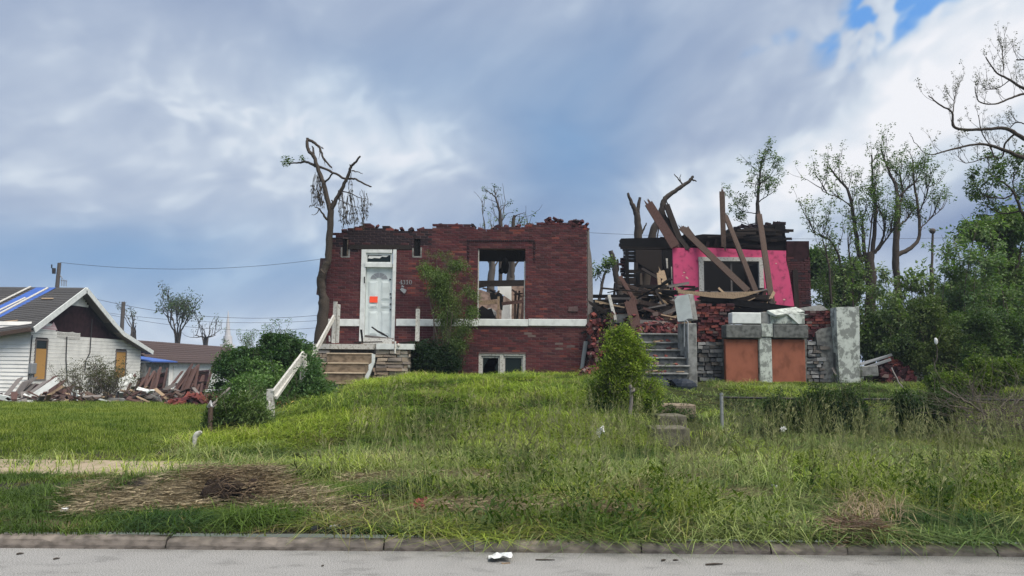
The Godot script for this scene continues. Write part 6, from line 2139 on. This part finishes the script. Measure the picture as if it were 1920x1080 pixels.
# ------------------------------------------------------------------ wire fence
func fence() -> void:
	var D := 14.2
	var t := thing("wire_fence", "old chain link fence with grey posts, half grown over", "fence", ground(1353, 818))
	var x0 := at(1353, 760, D).x
	var yt := at(1353, 743, D).y
	var mb := MB.new()
	var xs := [x0, x0 + 7.8]
	for x in xs:
		mb = MB.new()
		var g := gh(x, D) - .2
		mb.tube([Vector3(x, g, -D), Vector3(x, yt + .02, -D)], [.034, .034], 8)
		var p := part(t, "post", mb, M.metal)
		mb = MB.new()
		mb.tube([Vector3(x, yt + .02, -D), Vector3(x, yt + .05, -D), Vector3(x, yt + .065, -D)], [.04, .036, .015], 8)
		part(p, "cap", mb, M.metal)
		mb = MB.new()
		for q in [.09, .3, .62]: mb.tube([Vector3(x, yt - q, -D), Vector3(x, yt - q - .018, -D)], [.039, .039], 8)
		part(p, "band", mb, M.metal)
	mb = MB.new()
	mb.tube([Vector3(x0, yt - .02, -D), Vector3(x0 + 1.3, yt - .035, -D), Vector3(x0 + 3, yt - .03, -D), Vector3(x0 + 5, yt - .02, -D), Vector3(x0 + 7.8, yt - .03, -D)], [.02, .02, .02, .02, .02], 6)
	part(t, "rail", mb, M.black_metal)
	mb = MB.new()
	var hh := .95
	var x := x0 - hh
	while x < x0 + 7.8:
		for s in [0, 1]:
			var a := Vector3(x, yt - .03 - hh, -D) if s == 0 else Vector3(x, yt - .03, -D)
			var b := Vector3(x + hh, yt - .03, -D) if s == 0 else Vector3(x + hh, yt - .03 - hh, -D)
			if a.x < x0: a = a.lerp(b, (x0 - a.x) / hh)
			mb.tube([a, b + Vector3(0, 0, .004)], [.0017, .0017], 3, false)
		x += .075
	part(t, "wire_mesh", mb, M.wire, "", "stuff")

# ------------------------------------------------------------------ steps in the bank, litter
func crumple(p: Vector3, rad: Vector3, fr: float, amp: float) -> MB:
	# a creased scrap: a sheet folded over itself
	var mb := MB.new()
	for sheet in 2:
		var b := Basis.from_euler(Vector3(rf(-.7, .7), rf(0, TAU), rf(-.5, .5)))
		var g := []
		for i in 6:
			var line := []
			for j in 5:
				var u := i / 2.5 - 1.0
				var v := j / 2.0 - 1.0
				var o := Vector3(u + rf(-.25, .25), rf(-.55, .55) * (1.0 - u * u * .5) + .3 * sin(u * 3.0), v + rf(-.3, .3))
				line.append(p + b * (o * rad * .8) if sheet == 0 else p + b * (o * rad * .6))
			g.append(line)
		for i in 5:
			for j in 4: mb.quad(g[i][j], g[i + 1][j], g[i + 1][j + 1], g[i][j + 1])
	return mb

func on_ground(px: float, py: float, up := 0.0) -> Vector3: return ground(px, py) + Vector3(0, up, 0)

func small_things() -> void:
	var st := thing("garden_steps", "mossy concrete garden steps sunk in the grassy bank", "steps", ground(1265, 830))
	for q in [[1238, 1305, 759, 777], [1236, 1288, 779, 801], [1226, 1294, 803, 832]]:
		var fd: float = -ground((q[0] + q[1]) * .5, q[3]).z - .12
		var r := rect(q[0], q[2], q[1], q[3], fd)
		var mb := MB.new()
		mb.bbox(Vector3(r.get_center().x, r.get_center().y - .03, -fd - .35), Vector3(r.size.x, r.size.y + .06, .7), Basis.from_euler(Vector3(0, 0, rf(-.02, .02))), .015)
		part(st, "step", mb, M.mossy_tan if q[3] < 790 else M.mossy)
	var mb := MB.new()
	var r := rect(1076, 741, 1116, 756, 16.2)
	mb.bbox(Vector3(r.get_center().x, r.get_center().y, -16.4), Vector3(r.size.x, r.size.y, .35), Basis.from_euler(Vector3(0, .1, .02)), .02)
	single("concrete_block", "low grey concrete block in the grass left of the bright bush", "block", mb, M.dark_concrete)
	mb = crumple(at(1258, 716, 18.0), Vector3(.5, .2, .25), 50, .6)
	mb.lump(at(1240, 722, 17.9), Vector3(.25, .16, .2), N1, 60, .5)
	mb.lump(at(1285, 724, 17.8), Vector3(.22, .15, .2), N1, 60, .5)
	single("dark_sheet", "crumpled dark blue sheet at the foot of the concrete steps", "sheet", mb, M.blue_cloth)
	single("crumpled_sheet", "torn white plastic lying on the topmost garden step", "plastic", crumple(at(1262, 755, 16.1), Vector3(.22, .06, .12), 90, .6), M.plastic)
	single("white_bag", "crumpled white bag beside the foot of the bright bush", "bag", crumple(at(1126, 808, 12.3), Vector3(.085, .13, .08), 90, .5), M.plastic)
	single("tan_stone", "tan stone in the grass left of the white bag", "stone", crumple(at(1112, 806, 13.8), Vector3(.12, .09, .1), 60, .3), M.tan_concrete)
	single("white_cup", "white torn cup in the grass before the fence vines", "cup", crumple(at(1469, 804, 13.3), Vector3(.06, .085, .05), 120, .5), M.plastic)
	single("tan_scrap", "pale tan plastic scrap caught in the grass at the centre", "scrap", crumple(at(885, 897, 9.9), Vector3(.05, .05, .04), 160, .7), M.tan_cloth)
	single("white_scrap", "small white scrap in the verge grass at the far left", "scrap", crumple(on_ground(121, 966, .05), Vector3(.05, .035, .04), 160, .6), M.plastic)
	single("white_scrap", "white scrap low in the long grass before the fence", "scrap", crumple(on_ground(1454, 940, .16), Vector3(.05, .04, .04), 160, .6), M.plastic)
	single("white_scrap", "white rag hanging over the kerb edge in the dark soil", "rag", crumple(on_ground(627, 997, .04), Vector3(.09, .03, .05), 120, .7), M.plastic)
	# paper on the road
	var p := ground(937, 1051)
	mb = MB.new()
	var grid := []
	for i in 7:
		var line := []
		for j in 5:
			var u := i / 6.0 - .5
			var v := j / 4.0 - .5
			line.append(p + Vector3(u * .2 + rf(-.012, .012), .012 + maxf(0, .06 * (u + .35)) * (1.0 - absf(v)) + rf(0, .028), v * .16 + rf(-.015, .015)))
		grid.append(line)
	for i in 6:
		for j in 4: mb.quad(grid[i][j], grid[i + 1][j], grid[i + 1][j + 1], grid[i][j + 1])
	single("paper", "crumpled white paper lying on the street", "paper", mb, M.plastic)
	mb = MB.new()
	mb.box(ground(948, 1058) + Vector3(0, .006, 0), Vector3(.07, .006, .02), Basis.from_euler(Vector3(0, .3, 0)), .004, R)
	single("yellow_scrap", "flat tan scrap just before the white paper on the street", "scrap", mb, M.pale_wood)
	# sticks and leaves on the road
	for q in [[157, 1029, 199, 1027, .004, "long thin twig on the street at the left by the kerb"], [1004, 1052, 1040, 1052, .006, "dark twig on the street right of the white paper"], [1323, 1061, 1355, 1059, .008, "dark flat stick on the street at the right"], [100, 1050, 112, 1048, .007, "short twig on the street at the far left"], [31, 1041, 44, 1039, .008, "dark leaf curl on the street at the left corner"], [1262, 1052, 1272, 1053, .006, "small dark twig on the street by the dead grass"], [1240, 1053, 1248, 1052, .008, "tiny dark chip on the street by the small twig"], [603, 1063, 607, 1062, .006, "dark crumb on the street left of centre"]]:
		mb = MB.new()
		var a := ground(q[0], q[1])
		var b := ground(q[2], q[3])
		mb.tube([a + Vector3(0, q[4], 0), a.lerp(b, .5) + Vector3(0, q[4] * 1.6, .01), b + Vector3(0, q[4], 0)], [q[4], q[4] * 1.1, q[4] * .6], 5)
		single("road_twig", q[5], "twig", mb, M.bark, "twigs on the street")
	# root clod in the mown grass, with its dark hollow
	var c := on_ground(436, 944, .08)
	mb = MB.new()
	for k in 90: mb.lump(c + Vector3(rf(-.24, .24), rf(-.06, .10), rf(-.14, .14)), Vector3(1, 1, 1) * rf(.02, .065), N1, 150, 1.0, 5, 8)
	for i in mb.c.size(): mb.c[i] = Color(.028, .022, .018)
	single("root_clod", "dark round clod of earth and roots in the cut dry grass", "clod", mb, M.soil)
	mb = MB.new()
	for i in 90:
		var s := c + Vector3(rf(-.2, .3), rf(.0, .2), rf(-.1, .22))
		var e := s + Vector3(rf(-.16, .2), rf(-.1, .05), rf(-.02, .12))
		mb.col = Color(.9, .7, .5) * rf(.5, 1.1)
		mb.tube([s, s.lerp(e, .5) + Vector3(0, rf(.0, .05), 0), e], [.004, .0035, .002], 3, false)
	single("roots", "pale dry roots draped over the dark clod", "roots", mb, M.grey_wood, "", "stuff")
	# red leaves and stick at the centre
	mb = MB.new()
	mb.beam(on_ground(718, 972, .05), on_ground(768, 961, .06), .035, .03, .008, R)
	single("broken_stick", "pale broken stick in the verge beside the red brick bits", "stick", mb, M.pale_wood)
	var bt := thing("brick_bits", "few broken red brick bits in the verge grass", "brick bits", on_ground(785, 962))
	var items := []
	for i in 12: items.append([Transform3D(Basis.from_euler(rv(1.5)) * Basis.from_scale(Vector3(rf(.05, .11), .05, .07)), on_ground(rf(772, 798), rf(952, 966), .05)), 8 if R.randf() < .6 else 2])
	lay_bricks(bt, items, 20)
	mb = MB.new()
	for i in 16:
		var s := on_ground(rf(660, 730), rf(930, 965), .03)
		mb.tube([s, s + Vector3(rf(-.2, .2), rf(.02, .09), rf(-.1, .1)), s + Vector3(rf(-.4, .4), rf(.0, .1), rf(-.15, .15))], [.009, .008, .004], 4, false)
	single("fallen_twigs", "brown fallen twigs on the bare dirt of the verge", "twigs", mb, M.bark, "", "stuff")
	# dark felt edge at the kerb
	mb = MB.new()
	var q0 := on_ground(590, 1000, .02)
	for i in 7: mb.box(q0 + Vector3(i * .055, rf(.0, .02), rf(-.03, .02)), Vector3(.07, .025, .09), Basis.from_euler(rv(.3)), .012, R)
	single("black_felt", "torn strip of black felt on the kerb by the white rag", "felt", mb, M.black_metal)
	# bent post stub and rusty gate post at the left bank
	mb = MB.new()
	var g0 := ground(363, 843)
	mb.tube(smooth_path([g0 + Vector3(0, -.05, 0), g0 + Vector3(.01, .13, 0), g0 + Vector3(.03, .22, 0), g0 + Vector3(.11, .27, 0)], 4), [.028, .03, .03, .032, .034, .036, .04, .04, .042, .045, .04, .035, .02], 8)
	single("pipe_stub", "short bent cream coloured pipe stub on the lawn edge", "pipe", mb, M.flaking_paint)
	single("pale_stone", "small pale stone beside the rusty post foot", "stone", crumple(ground(384, 842) + Vector3(0, .03, 0), Vector3(.05, .035, .04), 90, .3), M.tan_concrete)
	var gp := thing("gate_post", "rusty iron gate post with a sloping rail left of the weeds", "post", ground(394, 842))
	mb = MB.new()
	mb.tube([at(394, 850, 13.2), at(394, 800, 13.2), at(395, 762, 13.2)], [.04, .038, .042], 8)
	part(gp, "post", mb, M.old_wood)
	mb = MB.new()
	mb.tube([at(393, 764, 13.2), at(395, 756, 13.2), at(397, 764, 13.2)], [.05, .055, .03], 8)
	part(gp, "cap", mb, M.metal)
	mb = MB.new()
	mb.tube([at(397, 760, 13.2), at(430, 728, 14.6)], [.025, .022], 6)
	mb.tube([at(398, 764, 13.2), at(430, 738, 14.6)], [.018, .018], 6)
	part(gp, "rail", mb, M.grey_wood)
	# window frame metal and block right of the pillar
	for q in [[1613, 683, 1672, 665, 20.4, "metal", "upper blue grey metal strip beside the pillar"], [1613, 693, 1670, 674, 20.3, "metal", "lower blue grey metal strip beside the pillar"]]:
		mb = MB.new()
		plank_px(mb, [q[0], q[1], q[2], q[3]], q[4], q[4], .07, .05)
		single("metal_strip", q[6], "metal strip", mb, M[q[5]], "metal strips by the pillar")
	mb = MB.new()
	var rb := rect(1614, 686, 1646, 706, 20.2)
	mb.bbox(Vector3(rb.get_center().x, rb.get_center().y, -20.3), Vector3(rb.size.x, rb.size.y, .3), Basis.from_euler(Vector3(0, -.1, .05)), .02)
	single("concrete_block", "pale concrete block lying right of the tall pillar", "block", mb, M.concrete)
	mb = MB.new()
	plank_px(mb, [1560, 690, 1568, 703], 19.3, 19.3, .05, .03)
	single("splinter", "short pale splinter in the grass before the tall pillar", "stick", mb, M.grey_wood)
	mb = MB.new()
	limb(mb, [1690, 890, 1700, 870, 1712, 850], 10.6, 10.4, .012, .01, 5, .003)
	single("bent_tube", "pale green bent stalk in the long grass at the right", "stalk", mb, M.grey_wood)

# ------------------------------------------------------------------ grass
func n_edge(d: float) -> float: return N1.get_noise_2d(d * 30.0, 11.0) * .4

func grass() -> void:
	var X := {"lawn": [], "mid": [], "tall": [], "dry": [], "straw": [], "stalk": [], "weed": []}
	var C := {}
	for k in X: C[k] = []
	var put := func(k: String, p: Vector3, s: float, sy: float, c: Color) -> void:
		X[k].append(Transform3D(Basis(Vector3.UP, rf(0, TAU)) * Basis.from_scale(Vector3(s, s * sy, s)), p))
		C[k].append(c)
	var d := 7.06
	while d < 27.0:
		var cell := maxf(.0068 * d, .052)
		if d > 20: cell = .19
		var half := .71 * d + 2.6
		var x := -half
		while x < half:
			var px := x + rf(-.5, .5) * cell
			var pd := d + rf(-.5, .5) * cell
			x += cell
			if pd < 7.06: continue
			# things that stand here
			if pd > 20.6 and px > -5.2 : continue
			if pd > 18.2 and px > -5.3 and px < -2.75: continue
			if pd > 16.4 and px > -5.0 and px < -3.4: continue
			if px > 2.35 and px < 3.4 and pd > 11.6 and pd < 15.6 and R.randf() < .93: continue
			if px > 3.1 and px < 4.85 and pd > 13.6: 
				if pd > 17.2 or R.randf() < .75: continue
			if pd > 19.5 and px > 3.4: continue
			if pd > 29.5: continue
			var m := mound(px, pd)
			var left := pd > 11.4 and px < -5.25 + n_edge(pd)
			if px < -3.9 and pd > 10.02 and pd < 11.38 and R.randf() < .95: continue
			var b := bare(px, pd)
			var n := N2.get_noise_2d(px * 22.0, pd * 22.0)
			var n2 := N1.get_noise_2d(px * 50.0 + 70.0, pd * 50.0)
			if b[0] > .25 and R.randf() < b[0] * .74:
				if b[1].r > .2 and R.randf() < .95: put.call("straw", gp(px, pd, .01), rf(.7, 1.2), 1.0, lin(.50, .42, .28) * Color(1, 1, 1) * rf(.6, 1.15))
				continue
			var p := gp(px, pd)
			var t := clampf(.5 + n * .9 + n2 * .7 + rf(-.25, .25), 0, 1)
			if left:
				if pd < 12.1 and R.randf() < .4: continue
				var c := lin(.11, .165, .026).lerp(lin(.205, .25, .045), t)
				put.call("lawn", p, rf(.8, 1.2) * (1.25 if pd > 18 else 1.0), rf(.7, 1.2), c)
				continue
			if pd < 10.0 and px < -1.6 + n * 1.5:
				# short verge at the left
				if R.randf() < .12: continue
				var c := lin(.06, .10, .022).lerp(lin(.13, .19, .036), t) * Color(1, 1, 1) * rf(.8, 1.3)
				if n2 > .18 and R.randf() < .5: c = lin(.19, .16, .08)
				put.call("lawn" if R.randf() < .85 or pd > 9.0 else "mid", p, rf(.7, 1.1), rf(.5, 1.0), c)
				continue
			if pd < 9.0 and px < 1.6 and R.randf() < .55 + n:
				# half dead grass before the kerb at the centre
				if R.randf() < .25: continue
				put.call("dry" if R.randf() < .55 else "mid", p, rf(.6, 1.0), rf(.6, 1.0), lin(.24, .19, .10).lerp(lin(.10, .13, .035), t))
				continue
			var c := lin(.08, .12, .026).lerp(lin(.21, .245, .07), t)
			var hgt := rf(.65, 1.1)
			if pd > 12.0 and px < 1.8:
				c = lin(.10, .16, .022).lerp(lin(.25, .30, .06), t)
				hgt *= .78
				if pd > 17: hgt *= .7
				if px > 1.1 and pd < 14.2: hgt *= .7
			elif px > 3.0:
				c = lin(.075, .12, .034).lerp(lin(.22, .26, .095), t)
				if pd < 11.0: hgt *= 1.25
				elif pd < 14.3: hgt *= .62
				if pd > 14.6: hgt *= .6
			elif pd < 12.0: c = lin(.08, .125, .036).lerp(lin(.235, .265, .10), t)
			if pd < 8.0: hgt *= .8
			if n2 > .2 and R.randf() < .35: c = lin(.22, .19, .10)
			var n3 := N2.get_noise_2d(px * 15.0 + 200.0, pd * 24.0 + 60.0)
			if n3 > .12 and R.randf() < .7: c = c.lerp(lin(.22, .27, .035), .75)
			elif n3 < -.18 and R.randf() < .65:
				c = c.lerp(lin(.05, .10, .025), .7)
				hgt *= .85
			hgt *= clampf(.85 + n * 1.3 + n2 * .8, .45, 1.35)
			c *= Color(1, 1, 1) * rf(1.0, 1.85)
			var r := R.randf()
			put.call("tall" if r < .5 else "mid" if r < .82 else "dry", p, rf(.8, 1.2), hgt, c)
			if px > -2.5 and pd < 14.0 and R.randf() < .06: put.call("stalk", p, rf(.7, 1.15), 1.0, lin(.30, .31, .15) * Color(1, 1, 1) * rf(.7, 1.1))
			if px > -1.0 and pd < 10.5 and n3 > -.05 and R.randf() < .26: put.call("weed", p + Vector3(0, rf(.08, .3), 0), rf(.6, 1.3), 1.0, lin(.05, .095, .02).lerp(lin(.16, .21, .03), t))
		d += cell
	for i in 70:   # dry grass fallen round the dark clod
		var a := rf(-.6, PI + .5)
		var g := ground(440, 940)
		var p := gp(g.x + cos(a) * rf(.18, .42), -g.z + sin(a) * rf(.05, .3), rf(.02, .16))
		put.call("straw", p, rf(.6, 1.0), 1.2, lin(.42, .33, .21) * Color(1, 1, 1) * rf(.5, 1.1))
	# rank clumps along the kerb
	for q in [[490, 985, 22, .9, 0], [510, 975, 20, 1.0, 0], [330, 985, 16, .8, 1], [300, 975, 10, .7, 1], [1045, 980, 30, .8, 0], [1090, 990, 26, .8, 0], [1350, 985, 30, .9, 1], [1290, 975, 30, .9, 1], [760, 920, 20, .9, 1], [930, 930, 20, .9, 1], [1690, 985, 26, .9, 1], [1860, 990, 26, .9, 1], [1720, 930, 24, 1.0, 0], [1880, 925, 24, 1.0, 2], [1150, 945, 26, .9, 2], [1520, 960, 22, .8, 0], [680, 880, 18, .9, 2], [720, 1003, 8, .6, 1], [312, 1005, 8, .6, 1], [1170, 1006, 16, .7, 0]]:
		var g := ground(q[0], q[1])
		for i in int(q[2] * 1.6):
			var p := gp(g.x + rf(-.28, .28), maxf(-g.z + rf(-.16, .16), 7.15))
			var c: Color = [lin(.09, .15, .025), lin(.04, .085, .02), lin(.17, .20, .03)][q[4]]
			put.call("tall", p, rf(.8, 1.1), q[3] * rf(.6, 1.0), c * Color(1, 1, 1) * rf(.75, 1.2))
	# dry grass fallen over the kerb
	for i in 26:
		var p := ground(1595 + rf(-34, 40), 1010 + rf(-10, 30)) + Vector3(0, .07, 0)
		put.call("straw", p, rf(.6, 1.0), 1.4, lin(.36, .26, .19) * Color(1, 1, 1) * rf(.7, 1.2))
	for i in 18:
		var p := ground(1615 + rf(-30, 60), 985 + rf(-30, 20)) + Vector3(0, .12, 0)
		put.call("dry", p, rf(.7, 1.0), 1.0, lin(.36, .27, .19) * Color(1, 1, 1) * rf(.7, 1.2))
	tag(many(self, "lawn_grass", L.lawn, M.grass, X.lawn, C.lawn), "short bright green lawn grass at the left and along the verge", "grass")
	tag(many(self, "knee_grass", L.mid, M.grass, X.mid, C.mid), "knee high uncut grass on the bank", "grass")
	tag(many(self, "tall_grass", L.tall, M.grass, X.tall, C.tall), "tall unmown grass covering the yards and verge", "grass")
	tag(many(self, "drooping_grass", L.tall2, M.grass, X.dry, C.dry), "drooping grass with fading blades", "grass")
	tag(many(self, "cut_straw", L.straw, M.dry, X.straw, C.straw), "dry tan cut grass lying on the verge", "straw")
	tag(many(self, "seed_stalks", L.stalk, M.dry, X.stalk, C.stalk), "thin pale seed stalks standing over the tall grass", "grass")
	tag(many(self, "leafy_weeds", L.weed, M.leaf, X.weed, C.weed), "low leafy weeds mixed into the verge grass", "weeds")
	print("grass ", X.lawn.size(), " ", X.mid.size(), " ", X.tall.size(), " ", X.dry.size(), " ", X.straw.size(), " ", X.stalk.size())
